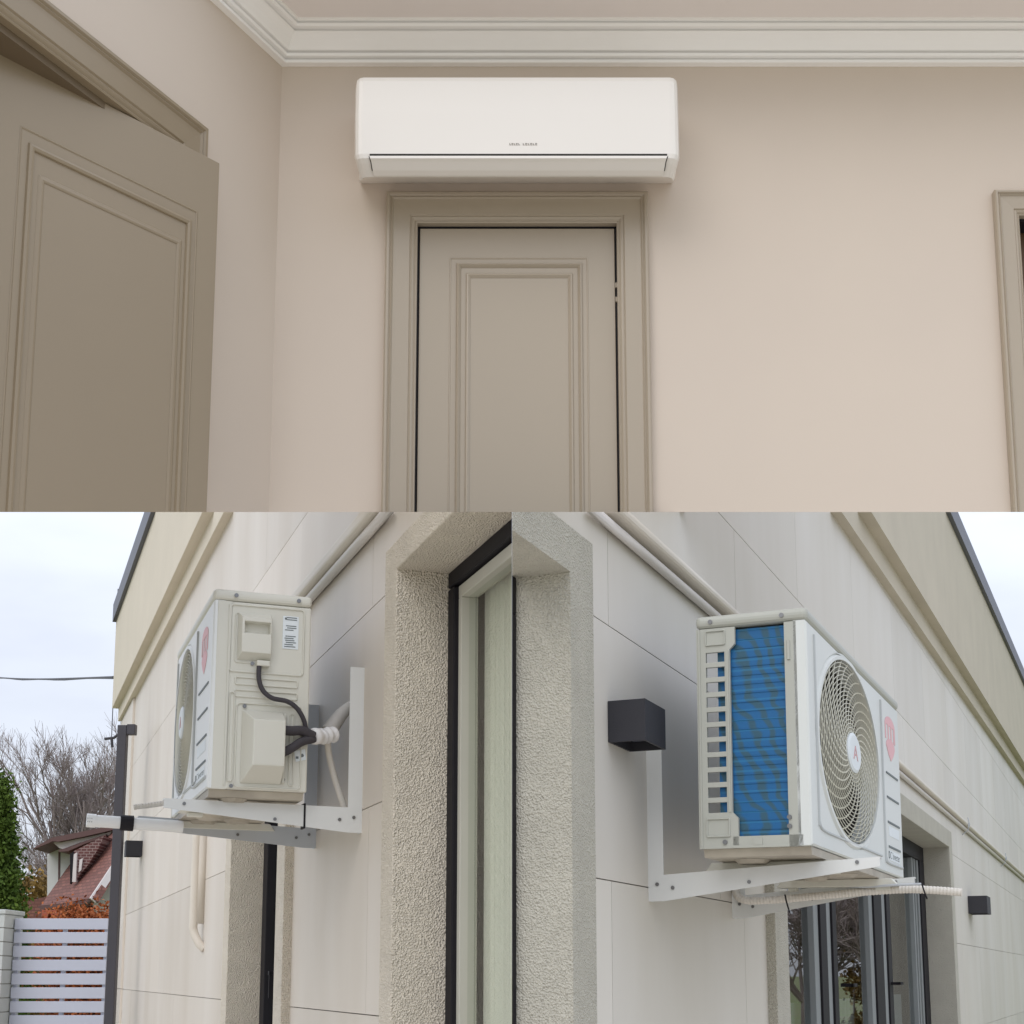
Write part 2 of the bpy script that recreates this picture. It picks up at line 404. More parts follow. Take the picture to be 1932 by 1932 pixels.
# ---- lower left house
HL = thing('house', 'left house wall in pale beige cladding with roughcast window surrounds and cream stepped eaves', 'house', FL(0, 0, 0), 'L')
rowsL = [0, 0.39, 0.92, 1.452, 1.978, 2.508, 3.05, 3.60]
endL = 9.25
nearL = (-1.0, 0.738, -1, 2.516)        # opening of the near window  (s0, s1, z0, z1)
farL = (2.20, 3.19, -1, 2.516)
cladding(FL, rowsL, [0.35, 1.09], 2.4, -1.0, endL, 3.60,
         [(-1.0, 0.845, -1, 2.588), (2.066, 3.32, -1, 2.588)], M['clad'], HL)
def window_near(f, s1, z1, tf, parent, zone, m_glass, m_cur, wd=0.048):
    wn = MB(f)
    wn.box(s1 - wd, s1, tf - 0.06, tf, 0.3, z1 - wd * .9)
    wn.box(-1.0, s1, tf - 0.06, tf, z1 - wd * .8, z1)
    wo = wn.build('window', M['black'], parent, bevel=0.003)
    q = MB(f)
    q.box(s1 - wd - 0.022, s1 - wd, tf - 0.055, tf - 0.012, 0.3, z1 - wd * .9 - 0.03); q.box(-1.0, s1 - wd, tf - 0.055, tf - 0.012, z1 - wd * .9 - 0.03, z1 - wd * .9)
    q.build('sash', M['sash'] if zone == 'L' else M['black'], wo, bevel=0.002)
    gl = MB(f); gl.poly([(-1.0, tf - 0.03, 0.3), (s1 - wd - 0.028, tf - 0.03, 0.3), (s1 - wd - 0.028, tf - 0.03, z1 - wd * .9 - 0.028), (-1.0, tf - 0.03, z1 - wd * .9 - 0.028)])
    gl.build('glass', m_glass, wo, recalc=False)
    wavy(f, s1 - wd - 0.20, s1 - wd - 0.01, 0.3, z1 - 0.05, tf - 0.08, 0.010, 18, m_cur, wo, 3)
    wavy(f, -1.0, s1 - wd - 0.0, 0.3, z1 - 0.02, tf - 0.11, 0.004, 40, M['curtain'] if zone == 'L' else m_cur, wo, 4)
    return wo
mb = MB(FL); mb.box(nearL[1], 0.845, -0.16, 0.03, 0, 2.588); mb.box(-1.0, nearL[1], -0.16, 0.03, 2.516, 2.588)
mb.build('window_surround', M['rough'], HL, bevel=0.003)
WN = window_near(FL, nearL[1], 2.516, -0.10, HL, 'L', M['glass'], M['curtain'])
mb = MB(FL); mb.box(2.066, 2.20, -0.16, 0.03, 0, 2.588); mb.box(3.19, 3.32, -0.16, 0.03, 0, 2.588); mb.box(2.20, 3.19, -0.16, 0.03, 2.516, 2.588)
mb.build('window_surround', M['rough'], HL, bevel=0.003)
mb = MB(FL); mb.box(3.10, 3.19, -0.155, -0.10, 0, 2.43); mb.box(2.20, 2.27, -0.155, -0.10, 0, 2.43); mb.box(2.20, 3.19, -0.155, -0.10, 2.43, 2.516)
mb.box(2.66, 2.72, -0.150, -0.095, 0, 2.43)
wf = mb.build('window', M['black'], HL, bevel=0.003)
mb = MB(FL); mb.poly([(2.27, -.13, 0), (3.10, -.13, 0), (3.10, -.13, 2.43), (2.27, -.13, 2.43)]); mb.build('glass', M['glass'], wf, recalc=False)
wavy(FL, 2.2, 3.19, 0, 2.5, -0.3, 0.02, 30, M['curtainw'], wf, 9)
mb = MB(FL); mb.box(2.69, 2.72, -0.095, -0.045, 1.55, 1.565); mb.box(2.69, 2.70, -0.06, -0.045, 1.47, 1.56); mb.build('handle', M['black'], wf)
# dark rooms behind the glass
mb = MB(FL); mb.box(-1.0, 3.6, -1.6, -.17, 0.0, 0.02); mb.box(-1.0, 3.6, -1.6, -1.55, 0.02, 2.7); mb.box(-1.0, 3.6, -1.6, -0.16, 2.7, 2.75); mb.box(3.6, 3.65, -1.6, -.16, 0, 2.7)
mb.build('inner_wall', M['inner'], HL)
# eaves: two stepped courses, fascia and dark capping
mb = MB(FL); e = endL
mb.box(-1.0, e, -0.16, 0.040, 3.566, 3.668); mb.build('cornice', M['corn'], HL)
mb = MB(FL); mb.box(-1.0, e, -0.16, 0.090, 3.668, 4.385); mb.build('fascia', M['corn'], HL)
mb = MB(FL); mb.box(-1.0, e + 0.02, -0.25, 0.118, 4.385, 4.53); mb.build('roof_edge', M['cap'], HL)
# gable end of the wall beyond the corner and the narrow corner strip
mb = MB(FL); mb.box(endL - 0.16, endL, -3.0, -0.16, 0, 4.385); mb.build('end_wall', M['corn'], HL)
mb = MB(FL); s = 8.18
for k, (z0, z1) in enumerate([(0, 1.452), (1.456, 2.508), (2.512, 3.56)]): mb.box(s, endL + 0.02, 0.0005, 0.016, z0, z1)
mb.build('corner_strip', M['clad'], HL)

# ---- lower right house
HR = thing('house', 'right house wall in large grey beige slabs with roughcast window surrounds and stepped eaves', 'house', FR(0, 0, 0), 'R')
def rl(s, a=3.466, k=0.0231): return a + (s - 3.39) * k
rowsR = [0, 0.62, 1.19, 1.755, 2.332, 2.905, 3.48, 4.2]
endR = 17.0
cladding(FR, rowsR, [0.555, 1.475 - 1.18], 1.18, -1.0, endR, 4.1,
         [(-1.0, 0.372, -1, 2.468), (2.006, 7.05, -1, 2.451)], M['clad_r'], HR)
mb = MB(FR); mb.box(0.235, 0.372, -0.17, 0.03, 0, 2.468); mb.box(0.2345, 0.235, -.17, -.15, 0, 2.37); mb.box(-1.0, 0.235, -0.17, 0.03, 2.371, 2.468)
mb.build('window_surround', M['rough_r'], HR, bevel=0.003)
mb = MB(FR); mb.box(0.15, 0.2345, -0.15, -0.090, 0.3, 2.29); mb.box(-1.0, 0.2345, -0.15, -0.090, 2.29, 2.3705)
wo = mb.build('window', M['black'], HR, bevel=0.003)
mb = MB(FR); mb.poly([(-1, -.13, .3), (.15, -.13, .3), (.15, -.13, 2.3), (-1, -.13, 2.3)]); mb.build('glass', M['glass_r'], wo, recalc=False)
mb = MB(FR); mb.box(2.006, 2.187, -0.16, 0.03, 0, 2.451); mb.box(6.90, 7.05, -0.16, 0.03, 0, 2.451); mb.box(2.187, 6.90, -0.16, 0.03, 2.343, 2.451)
mb.build('window_surround', M['rough_r'], HR, bevel=0.003)
mb = MB(FR)
for a, b in ((2.187, 2.30), (3.53, 3.66), (3.79, 3.88), (4.90, 5.14), (5.30, 5.42), (6.70, 6.90)): mb.box(a, b, -0.19, -0.13, 0, 2.25)
mb.box(2.187, 6.90, -0.19, -0.13, 2.25, 2.343)
wr = mb.build('window', M['black'], HR, bevel=0.003)
mb = MB(FR)
for a, b in ((3.44, 3.53), (3.66, 3.79), (4.80, 4.90), (5.14, 5.30), (6.42, 6.46), (6.52, 6.56), (6.64, 6.70)): mb.box(a, b, -0.195, -0.14, 0, 2.25)
mb.build('sash', M['sashd'], wr, bevel=0.003)
mb = MB(FR); mb.poly([(2.3, -.165, 0), (6.7, -.165, 0), (6.7, -.165, 2.25), (2.3, -.165, 2.25)]); mb.build('glass', M['glass_r'], wr, recalc=False)
wavy(FR, 2.3, 6.4, 0, 1.44, -0.24, 0.012, 120, M['curtainw'], wr, 5)
wavy(FR, 5.6, 6.7, 0, 2.3, -0.34, 0.02, 40, M['curtain'], wr, 6)
for s in (3.95, 5.34):
    mb = MB(FR); mb.box(s, s + .03, -0.135, -0.08, 1.50, 1.515); mb.box(s, s + .1, -0.09, -0.08, 1.50, 1.515)
    mb.build('handle', M['black'], wr)
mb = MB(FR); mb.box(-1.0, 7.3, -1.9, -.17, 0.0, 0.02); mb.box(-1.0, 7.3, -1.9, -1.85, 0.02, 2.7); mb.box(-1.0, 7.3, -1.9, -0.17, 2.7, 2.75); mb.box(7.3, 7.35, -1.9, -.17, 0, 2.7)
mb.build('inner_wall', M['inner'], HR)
def slopebox(f, s0, s1, t0, t1, za, zb, ka, kb, m, name, parent):
    """box with its own rise per metre for the lower and upper edge"""
    mb = MB(f); L_ = lambda s, z, k: z + (s - 3.39) * k
    mb.hexa([(s0, t0, L_(s0, za, ka)), (s1, t0, L_(s1, za, ka)), (s1, t1, L_(s1, za, ka)), (s0, t1, L_(s0, za, ka)),
             (s0, t0, L_(s0, zb, kb)), (s1, t0, L_(s1, zb, kb)), (s1, t1, L_(s1, zb, kb)), (s0, t1, L_(s0, zb, kb))])
    return mb.build(name, m, parent)
slopebox(FR, -1, endR, -0.02, 0.044, 3.466, 3.582, .0231, .0231, M['corn_r'], 'cornice', HR)
slopebox(FR, -1, endR, -0.16, 0.100, 3.582, 4.445, .0231, .0335, M['corn_r'], 'fascia', HR)
slopebox(FR, -1, endR, -0.25, 0.130, 4.445, 4.585, .0335, .0335, M['cap'], 'roof_edge', HR)

# ================================================================== OUTDOOR AIR CONDITIONERS
class BoxFrame:
    """local frame of one unit: X from its coil side, Y outwards, Z up"""
    def __init__(self, fr, s, t, h, yaw, tilt, W, near_is_left):
        cy, sy = cos(yaw), sin(yaw)
        ax = fr.d * cy + fr.n * sy; ay = fr.n * cy - fr.d * sy
        ct, st = cos(tilt), sin(tilt)
        self.ay = ay * ct + fr.z * st; self.az = fr.z * ct - ay * st
        self.o = fr(s, t, h)
        if near_is_left: self.ax = ax
        else: self.o = self.o + ax * W; self.ax = -ax
    def __call__(self, x, y, z): return self.o + self.ax * x + self.ay * y + self.az * z
def outdoor_unit(f, W, H, D, fcx, fcz, frx, frz, label, zone, mfront, mside, seed, xg, big):
    U = thing('outdoor_air_conditioner', label, 'air conditioner', f(W / 2, D / 2, 0), zone)
    # --- base pan with pressed bulges
    mb = MB(f); mb.prism([(0.012, 0.0), (W - 0.012, 0.0), (W - 0.02, -0.018), (0.02, -0.018)], 1, 0.006, D - 0.006)
    rnd = random.Random(seed)
    for k in range(10):
        cx, cy, rr = W * (0.1 + 0.09 * k) , D * (0.35 + 0.35 * (k % 2)), 0.035 + 0.012 * rnd.random()
        n = 12; A = [mb.v(cx + rr * 1.3 * cos(2 * pi * i / n), cy + rr * sin(2 * pi * i / n), -0.0185) for i in range(n)]
        B = [mb.v(cx + rr * cos(2 * pi * i / n), cy + rr * .75 * sin(2 * pi * i / n), -0.027) for i in range(n)]
        mb.loops(A, B); mb.face(B)
    mb.build('base_pan', M['pan'], U, recalc=True)
    # --- feet: pressed rails with splayed toes resting on the bracket arms
    for fx in (0.13 * W, 0.69 * W):
        mb = MB(f); mb.prism([(-0.02, -0.019), (D + 0.025, -0.019), (D + 0.045, -0.040), (-0.035, -0.040)], 0, fx, fx + 0.05)
        mb.box(fx + 0.01, fx + 0.04, -0.005, 0.02, -0.05, -0.04); mb.box(fx + 0.01, fx + 0.04, D - 0.02, D + 0.02, -0.05, -0.04)
        mb.build('foot', M['acw'], U, bevel=0.002)
    # --- front panel with the round opening
    mb = MB(f); n = 96
    hole = [(fcx + frx * cos(2 * pi * i / n), fcz + frz * sin(2 * pi * i / n)) for i in range(n)]
    def outer(ins, r):
        res = []
        x0, x1, z0, z1 = 0.030 + ins - 0.03, W - 0.006 - ins + 0.004, 0.002 + ins, H - 0.03 - ins
        for (hx, hz) in hole:
            dx, dz = (hx - fcx) / frx, (hz - fcz) / frz
            cands = []
            if dx > 1e-9: cands.append((x1 - fcx) / dx)
            if dx < -1e-9: cands.append((x0 - fcx) / dx)
            if dz > 1e-9: cands.append((z1 - fcz) / dz)
            if dz < -1e-9: cands.append((z0 - fcz) / dz)
            k = min(cands); res.append([fcx + dx * k, fcz + dz * k])
        for cx, cz in ((x0, z0), (x1, z0), (x1, z1), (x0, z1)):        # snap the nearest point to each corner
            j = min(range(n), key=lambda i: (res[i][0] - cx) ** 2 + (res[i][1] - cz) ** 2); res[j] = [cx, cz]
        return res
    o1 = outer(0.0, 0); o2 = outer(0.004, 0)
    A = [mb.v(p[0], D - 0.030, p[1]) for p in o1]; A2 = [mb.v(p[0], D - 0.004, p[1]) for p in o1]; B = [mb.v(p[0], D, p[1]) for p in o2]
    rx = lambda k: [mb.v(fcx + (p[0] - fcx) * k[0], D + k[1], fcz + (p[1] - fcz) * k[0]) for p in hole]
    C1 = rx((1.07, 0)); C2 = rx((1.055, -0.003)); C3 = rx((1.035, 0.004)); C4 = rx((1.0, 0.004)); C5 = rx((1.0, -0.045))
    seqs = [A, A2, B, C1, C2, C3, C4, C5]
    for i in range(len(seqs) - 1): mb.loops(seqs[i], seqs[i + 1])
    fp = mb.build('front_panel', mfront, U)
    # pressed grooves: left edge, between fan and service strip, along the bottom
    mb = MB(f)
    mb.tube(smooth_path([(0.045 * W / .8, D + .001, H - 0.05), (0.045 * W / .8, D + .001, 0.09), (0.048 * W / .8, D + .001, 0.06), (0.075 * W / .8, D + .001, 0.045), (0.2 * W / .8, D + .001, 0.043), (W * .70, D + .001, 0.043)], 6), 0.0035, 6)
    mb.tube(smooth_path([(xg, D + .001, H - 0.05), (xg, D + .001, 0.07), (xg + 0.006, D + .001, 0.045), (xg + 0.04, D + .001, 0.032), (W - 0.03, D + .001, 0.032)], 6), 0.0045, 6)
    mb.build('groove', M['glabel'], fp)
    # --- dark cavity, fan and guard
    mb = MB(f); ring0 = [mb.v(fcx + (p[0] - fcx) * .999, D - 0.045, fcz + (p[1] - fcz) * .999) for p in hole]; ring1 = [mb.v(fcx + (p[0] - fcx) * .97, D - 0.12, fcz + (p[1] - fcz) * .97) for p in hole]
    mb.loops(ring0, ring1); mb.face(ring1); mb.build('fan_shroud', M['cavity'], U)
    mb = MB(f)
    for k in range(3):
        a0 = radians(20 + 120 * k); pr = []
        for j in range(9):
            a = a0 + radians(85) * j / 8
            pr.append((mb.v(fcx + frx * .2 * cos(a), D - 0.10 + 0.03 * j / 8, fcz + frz * .2 * sin(a)), mb.v(fcx + frx * .9 * cos(a + .25), D - 0.105 + 0.045 * j / 8, fcz + frz * .9 * sin(a + .25))))
        for j in range(8): mb.face([pr[j][0], pr[j][1], pr[j + 1][1], pr[j + 1][0]])
    mb.build('fan', M['blade'], U, recalc=False, smooth=True)
    mb = MB(f)
    for k in range(1, 19):
        q = 0.19 + 0.80 * k / 18.5
        y = D + 0.006 * (1 - q * q)
        pts = [(fcx + frx * q * cos(2 * pi * i / 64), y, fcz + frz * q * sin(2 * pi * i / 64)) for i in range(65)]
        mb.tube(pts, 0.0012 if big else 0.0010, 4, caps=False)
    for k in range(30):
        a0 = 2 * pi * k / 30; pts = []
        for j in range(10):
            q = 0.18 + 0.81 * j / 9; a = a0 - 1.15 * (j / 9) ** 1.1
            pts.append((fcx + frx * q * cos(a), D + 0.007 * (1 - q * q) - 0.002, fcz + frz * q * sin(a)))
        mb.tube(pts, 0.0023 if big else 0.0016, 4, caps=False)
    mb.build('grille', M['acg'], U)
    mb = MB(f); n = 40
    rr = 0.115 if big else 0.10
    A = [mb.v(fcx + frx * .22 * cos(2 * pi * i / n), D - 0.01, fcz + frz * .22 * sin(2 * pi * i / n)) for i in range(n)]
    B = [mb.v(fcx + frx * .22 * cos(2 * pi * i / n), D + 0.009, fcz + frz * .22 * sin(2 * pi * i / n)) for i in range(n)]
    B2 = [mb.v(fcx + frx * .19 * cos(2 * pi * i / n), D + 0.012, fcz + frz * .19 * sin(2 * pi * i / n)) for i in range(n)]
    mb.loops(A, B); mb.loops(B, B2); mb.face(B2)
    hub = mb.build('hub', M['label'], U)
    text_mesh('A', 0.052 if big else 0.05, f, fcx - frx * .075, D + 0.0125, fcz - 0.018, M['redf'], 'letter', hub, sx=frx / frz)
    # --- service strip: emblem, short louvre slots, print
    sw = W - xg; ex = xg + sw * 0.5; ew = sw * (0.27 if big else 0.20); ez = H * 0.86; eh = H * 0.115
    mb = MB(f); n = 24
    cap = [(ex + ew * cos(a), ez - eh * .45 + eh * .45 * sin(a)) for a in [pi * i / n for i in range(n + 1)]]
    mb.prism(cap, 1, D + 0.0002, D + 0.0012)
    for k in range(4):
        x0 = ex - ew + k * ew * 0.56
        mb.box(x0, x0 + ew * 0.20, D + 0.0002, D + 0.0012, ez - eh * 1.15, ez - eh * .44)
    mb.box(ex + ew * .82, ex + ew, D + .0002, D + .0012, ez - eh * 1.15, ez - eh * .44)
    drop = [(ex + ew * .85 * cos(a), ez - eh * 1.42 + eh * .36 * sin(a)) for a in [-0.15 + (pi + .3) * i / n for i in range(n + 1)]] + [(ex - ew * .45, ez - eh * 1.85), (ex, ez - eh * 2.1), (ex + ew * .5, ez - eh * 1.8)]
    mb.prism(drop, 1, D + 0.0002, D + 0.0012)
    mb.build('emblem', M['red'], U)
    mb = MB(f)
    for k, zz in enumerate((0.535, 0.405, 0.272, 0.142)):
        mb.box(xg + sw * .20, xg + sw * .84, D + 0.0002, D + 0.0020, H * zz, H * zz + 0.0055)
    mb.build('louvre', M['ink'], U)
    for zz in (0.272, 0.142):
        mb = MB(f); mb.box(xg + sw * .24, xg + sw * .80, D + 0.0002, D + 0.0008, H * zz - 0.036, H * zz - 0.008); mb.build('sticker', M['label'], U)
    text_mesh('DC Inverter', 0.030 if big else 0.024, f, xg + sw * .18, D + 0.0006, H * 0.085, M['ink'], 'lettering', U, sx=(sw * .66) / (0.165 if big else 0.132))
    # --- top cover
    mb = MB(f); mb.box(-0.004, W + 0.004, -0.002, D + 0.003, H - 0.030, H)
    tcv = mb.build('top_cover', mside, U, bevel=0.012, segs=3)
    def scr(yy, zz, xx, par, r_=0.0055):
        q = MB(f); q.prism([(yy + r_ * cos(2 * pi * i / 10), zz + r_ * sin(2 * pi * i / 10)) for i in range(10)], 0, xx, xx + 0.0035); q.build('screw', M['screw'], par)
    for yy in (0.035, D - 0.055):
        for xx in (-0.006, W + 0.0045): scr(yy, H - 0.016, xx, U)
    # --- corner columns and right-hand side plate
    mb = MB(f); mb.prism([(0.001, D - 0.006), (0.012, D - 0.0015), (0.022, D - 0.004), (0.022, D - 0.05), (0.001, D - 0.05)], 2, 0.0, H - 0.031)
    mb.build('corner_column', mside, U, smooth=False)
    mb = MB(f); mb.box(W - 0.012, W, 0.0, D - 0.045, 0.0, H - 0.031)
    sp = mb.build('side_panel', mside, U, bevel=0.004)
    mb = MB(f); mb.prism([(W - 0.024, D - 0.047), (W - 0.001, D - 0.047), (W - 0.001, D - 0.012), (W - 0.006, D - 0.004), (W - 0.016, D - 0.0015), (W - 0.024, D - 0.004)], 2, 0.0, H - 0.031)
    mb.box(W - .001, W + 0.003, D - 0.043, D - 0.039, 0.01, H - 0.04)
    mb.build('corner_column', mside, U)
    put = lambda a, b, y: (W + y, a, b)
    mb = MB(f)
    ring_frame(mb, 0.016, 0.212, 0.300, H - 0.036, 0.012, 0.006, put, 0.0, 0.004)       # big pressed field
    ring_frame(mb, 0.102, 0.198, 0.325, H - 0.058, 0.010, 0.004, put, 0.0, 0.003)
    ring_frame(mb, 0.030, 0.194, 0.268, 0.291, 0.006, 0.005, put, 0.0, 0.004)
    ring_frame(mb, 0.030, 0.194, 0.236, 0.258, 0.006, 0.005, put, 0.0, 0.004)
    ring_frame(mb, 0.016, 0.188, 0.004, 0.224, 0.012, 0.005, put, 0.0, 0.004)
    ring_frame(mb, 0.190, 0.206, 0.018, 0.250, 0.007, 0.004, put, 0.0, 0.004)
    ring_frame(mb, 0.036, 0.050, 0.014, 0.202, 0.006, 0.003, put, 0.0, 0.004)
    mb.build('pressing', mside, sp)
    # handle cover (upper): box with a scooped grip
    def wedge(name, y0, y1, z0, z1, dep, in_t, in_b, in_l, in_r, m):
        q = MB(f)
        q.hexa([(W + .001, y0, z0), (W + .001, y1, z0), (W + .001, y1, z1), (W + .001, y0, z1),
                (W + dep, y0 + in_r, z0 + in_b), (W + dep, y1 - in_l, z0 + in_b), (W + dep, y1 - in_l, z1 - in_t), (W + dep, y0 + in_r, z1 - in_t)])
        return q.build(name, m, sp, bevel=0.0025)
    hy0, hy1, hz0, hz1 = 0.106, 0.190, 0.334, 0.458
    # handle cover built as four sides plus recessed scoop
    q = MB(f); dep = 0.026
    O0 = [(hy0, hz0), (hy1, hz0), (hy1, hz1), (hy0, hz1)]; O1 = [(hy0 + .001, hz0 + .016), (hy1 - .008, hz0 + .016), (hy1 - .008, hz1 - .016), (hy0 + .001, hz1 - .016)]
    I1 = [(hy0 + .004, .399), (hy1 - .014, .399), (hy1 - .014, .431), (hy0 + .004, .431)]; I2 = [(hy0 + .006, .396 + .012), (hy1 - .018, .408), (hy1 - .018, .4295), (hy0 + .006, .4295)]
    LA = [q.v(W + .001, *p) for p in O0]; LB = [q.v(W + dep, *p) for p in O1]; LC = [q.v(W + dep, *p) for p in I1]; LD = [q.v(W + .004, *p) for p in I2]
    q.loops(LA, LB); q.loops(LB, LC); q.loops(LC, LD); q.face(LD)
    q.build('handle_cover', mside, sp, bevel=0.0012)
    mb = MB(f); mb.box(W + .001, W + .020, 0.107, 0.141, 0.318, 0.333); mb.build('cable_clamp', mside, sp, bevel=0.003)
    wedge('valve_cover', 0.068, 0.172, 0.016, 0.205, 0.062, 0.033, 0.040, 0.022, 0.002, mside)
    mb = MB(f); mb.box(W + .002, W + .012, 0.060, 0.067, 0.02, 0.20); mb.build('valve_plate', mside, sp, bevel=0.003)
    for yy, zz in ((0.166, 0.214), (0.193, 0.008), (0.062, 0.03), (0.150, 0.326)): scr(yy, zz, W + .001, sp, .005)
    mb = MB(f); mb.box(W + .0005, W + .0015, 0.033, 0.074, 0.372, 0.459); lb = mb.build('label', M['label'], U)
    mb = MB(f); rnd = random.Random(4); zz = 0.454
    mb.prism([(0.067 + .0032 * cos(i), 0.452 + .0032 * sin(i)) for i in range(6)], 0, W + .0016, W + .002)
    while zz > 0.376:
        if rnd.random() < .8: mb.box(W + .0016, W + .0022, 0.037 + rnd.random() * .010, 0.062 + rnd.random() * .008, zz, zz + .0022)
        zz -= 0.0055
    mb.build('print', M['ink'], lb)
    mb = MB(f); mb.prism([(0.004, 0.085), (0.030, 0.078), (0.036, 0.105), (0.008, 0.112)], 0, W + .001, W + .002); lb = mb.build('label', M['label'], U)
    mb = MB(f); mb.prism([(0.015 + .005 * cos(i), 0.095 + .005 * sin(i)) for i in range(6)], 0, W + .0022, W + .0026); mb.box(W + .0022, W + .0026, .024, .031, .086, .092); mb.build('print', M['ink'], lb)
    # --- coil side: guard with square openings, coil, rails, back coil
    mb = MB(f); y0, y1 = 0.0, 0.078 * D / .256; T = 0.010
    yh0, yh1 = 0.022, 0.066; zt, zb, nh = H * .838, H * .150, 11
    k_ = D / .256
    pitch = (zt - zb) / (nh - 0.32)
    def plate(a, b, c, d): mb.box(0.0, T, a, b, c, d)
    plate(0.0, yh0, 0.0, H - 0.031); plate(yh1, y1, 0.0, H - 0.031)
    z = zt; plate(yh0, yh1, z, H - 0.031)
    for k in range(nh):
        hb = z - pitch * 0.68
        nz = hb if k < nh - 1 else None
        z2 = z - pitch if k < nh - 1 else 0.0
        plate(yh0, yh1, z2, hb); z = z2
    mb.prism([(y1, H - 0.031), (y1 + .013, H - 0.031), (y1 + .013, H * .87), (y1, H * .845)], 0, 0.0, T)
    mb.prism([(y1, 0.0), (y1 + .013, 0.0), (y1 + .013, H * .125), (y1, H * .150)], 0, 0.0, T)
    gp = mb.build('guard_panel', mside, U)
    put2 = lambda a, b, y: (-y, a, b)
    mb = MB(f)
    ring_frame(mb, 0.020, 0.070, H * .865, H * .935, 0.005, 0.005, put2, -0.0005, 0.004)
    ring_frame(mb, 0.016, 0.074, H * .045, H * .130, 0.005, 0.006, put2, -0.0005, 0.004)
    mb.box(-0.003, 0.0005, y1 - 0.007, y1 - 0.003, H * .15, H * .84); mb.box(-0.003, 0.0005, 0.005, 0.009, 0.0, H * .94)
    mb.build('pressing', mside, gp)
    for yy, zz in ((0.060, H * .026), (.207, .045), (.207, .065)): scr(yy, zz, -.004, gp)
    mb = MB(f); mb.box(0.0, T, y1, D - 0.02, 0.0, 0.026); mb.box(-0.002, 0.0, y1, D - .05, 0.0, 0.006); mb.box(-0.003, 0.0, .125, .145, 0.006, .021); mb.build('bottom_rail', mside, U)
    mb = MB(f); mb.prism([(0.0, 0.205), (0.0, 0.232), (0.004, 0.249), (0.012, 0.254), (0.022, 0.253), (0.022, 0.205)], 2, 0.0, H - 0.031)
    mb.prism([(-0.004, 0.212), (-0.004, 0.217), (0.0, 0.219), (0.0, 0.210)], 2, H * .78, H * .86)
    mb.build('guard_column', mside, U)
    mb = MB(f); mb.box(0.014, 0.045, 0.046, 0.204, 0.004, H - 0.035); mb.box(0.045, W * 0.72, 0.046, 0.072, 0.004, H - 0.035)
    mb.build('coil', M['coil'], U)
    mb = MB(f)
    for k in range(24):
        zz = 0.02 + (H - 0.06) * k / 23; mb.box(0.0125, 0.014, 0.078, 0.2, zz, zz + 0.0012)
    mb.build('fin_row', M['coil'], U)
    mb = MB(f); mb.box(W * .72, W - 0.014, 0.004, 0.01, 0.0, H - 0.031); mb.build('back_panel', mside, U)
    mb = MB(f); mb.box(W * .70, W * .705, 0.02, D - 0.13, 0.0, H - .035); mb.build('divider', M['pan'], U)
    return U
WL_, HL_, DL_ = 0.769, 0.517, 0.252
fL = BoxFrame(FL, 1.108, 0.16, 2.011, 0, 0.003, WL_, False)
UL = outdoor_unit(fL, WL_, HL_, DL_, WL_ - 0.525, 0.253, 0.212, 0.212,
                  'ivory outdoor unit seen from its valve side with black cable and bulky covers', 'L', M['acw2'], M['acw'], 3, WL_ - 0.285, False)
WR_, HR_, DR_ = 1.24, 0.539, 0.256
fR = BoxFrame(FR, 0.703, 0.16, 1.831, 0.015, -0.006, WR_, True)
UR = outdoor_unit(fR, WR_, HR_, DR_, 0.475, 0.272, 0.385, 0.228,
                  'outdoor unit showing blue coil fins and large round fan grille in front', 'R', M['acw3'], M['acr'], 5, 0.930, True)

# ================================================================== BRACKETS
def bracket(f, s, tip, hfoot, hb, htop, ztip0, ztip1, label, zone, m, group, fl=0.032, capname=True):
    B = thing('wall_bracket', label, 'bracket', f(s, 0, hb), zone, group)
    mb = MB(f)                    # folded upright: flat web plus wall flange
    mb.box(s - 0.002, s + 0.0015, 0.0, 0.038, hb, htop); mb.box(s, s + fl, 0.0005, 0.0035, hb, htop)
    up = mb.build('upright', m, B)
    mb = MB(f)
    mb.prism([(0.038, hb), (0.038, hfoot), (tip, ztip1), (tip, ztip0)], 0, s - 0.002, s + 0.0015)
    mb.hexa([(s, 0.038, hfoot - .003), (s + fl, 0.038, hfoot - .003), (s + fl, tip, ztip1 - .003), (s, tip, ztip1 - .003),
             (s, 0.038, hfoot), (s + fl, 0.038, hfoot), (s + fl, tip, ztip1), (s, tip, ztip1)])
    ar = mb.build('arm', m, B)
    for yy, zz in ((0.022, hb + .040), (0.060, (hb + hfoot) / 2), (tip - .05, (ztip0 + ztip1) / 2), (tip * .45, hb * .35 + ztip1 * .65 - .018)):
        q = MB(f); q.prism([(yy + .0045 * cos(2 * pi * i / 8), zz + .0045 * sin(2 * pi * i / 8)) for i in range(8)], 0, s - .005, s - .002); q.build('rivet', M['screw'], ar)
    for zz in (hb + .12, hb + .30, htop - .05):
        if zz > htop - .02: continue
        mb = MB(f); mb.prism([(0 + s + .018 + .006 * cos(2 * pi * i / 8), zz + .006 * sin(2 * pi * i / 8)) for i in range(8)], 1, 0.003, 0.009)
        mb.build('bolt', M['screw'], B)
    return B
bracket(FL, 1.166, 0.510, 1.984, 1.918, 2.361, 1.965, 1.989, 'nearer painted steel bracket under the unit with the black cable', 'L', M['brk'], 'brackets under the ivory unit')
bracket(FL, 1.735, 0.520, 1.984, 1.925, 2.361, 1.968, 2.003, 'farther steel bracket under the ivory unit, behind the nearer one', 'L', M['galv'], 'brackets under the ivory unit')
bracket(FR, 0.822, 0.540, 1.784, 1.722, 2.085, 1.789, 1.811, 'nearer pale steel bracket carrying the unit with blue fins', 'R', M['brk'], 'brackets under the blue finned unit')
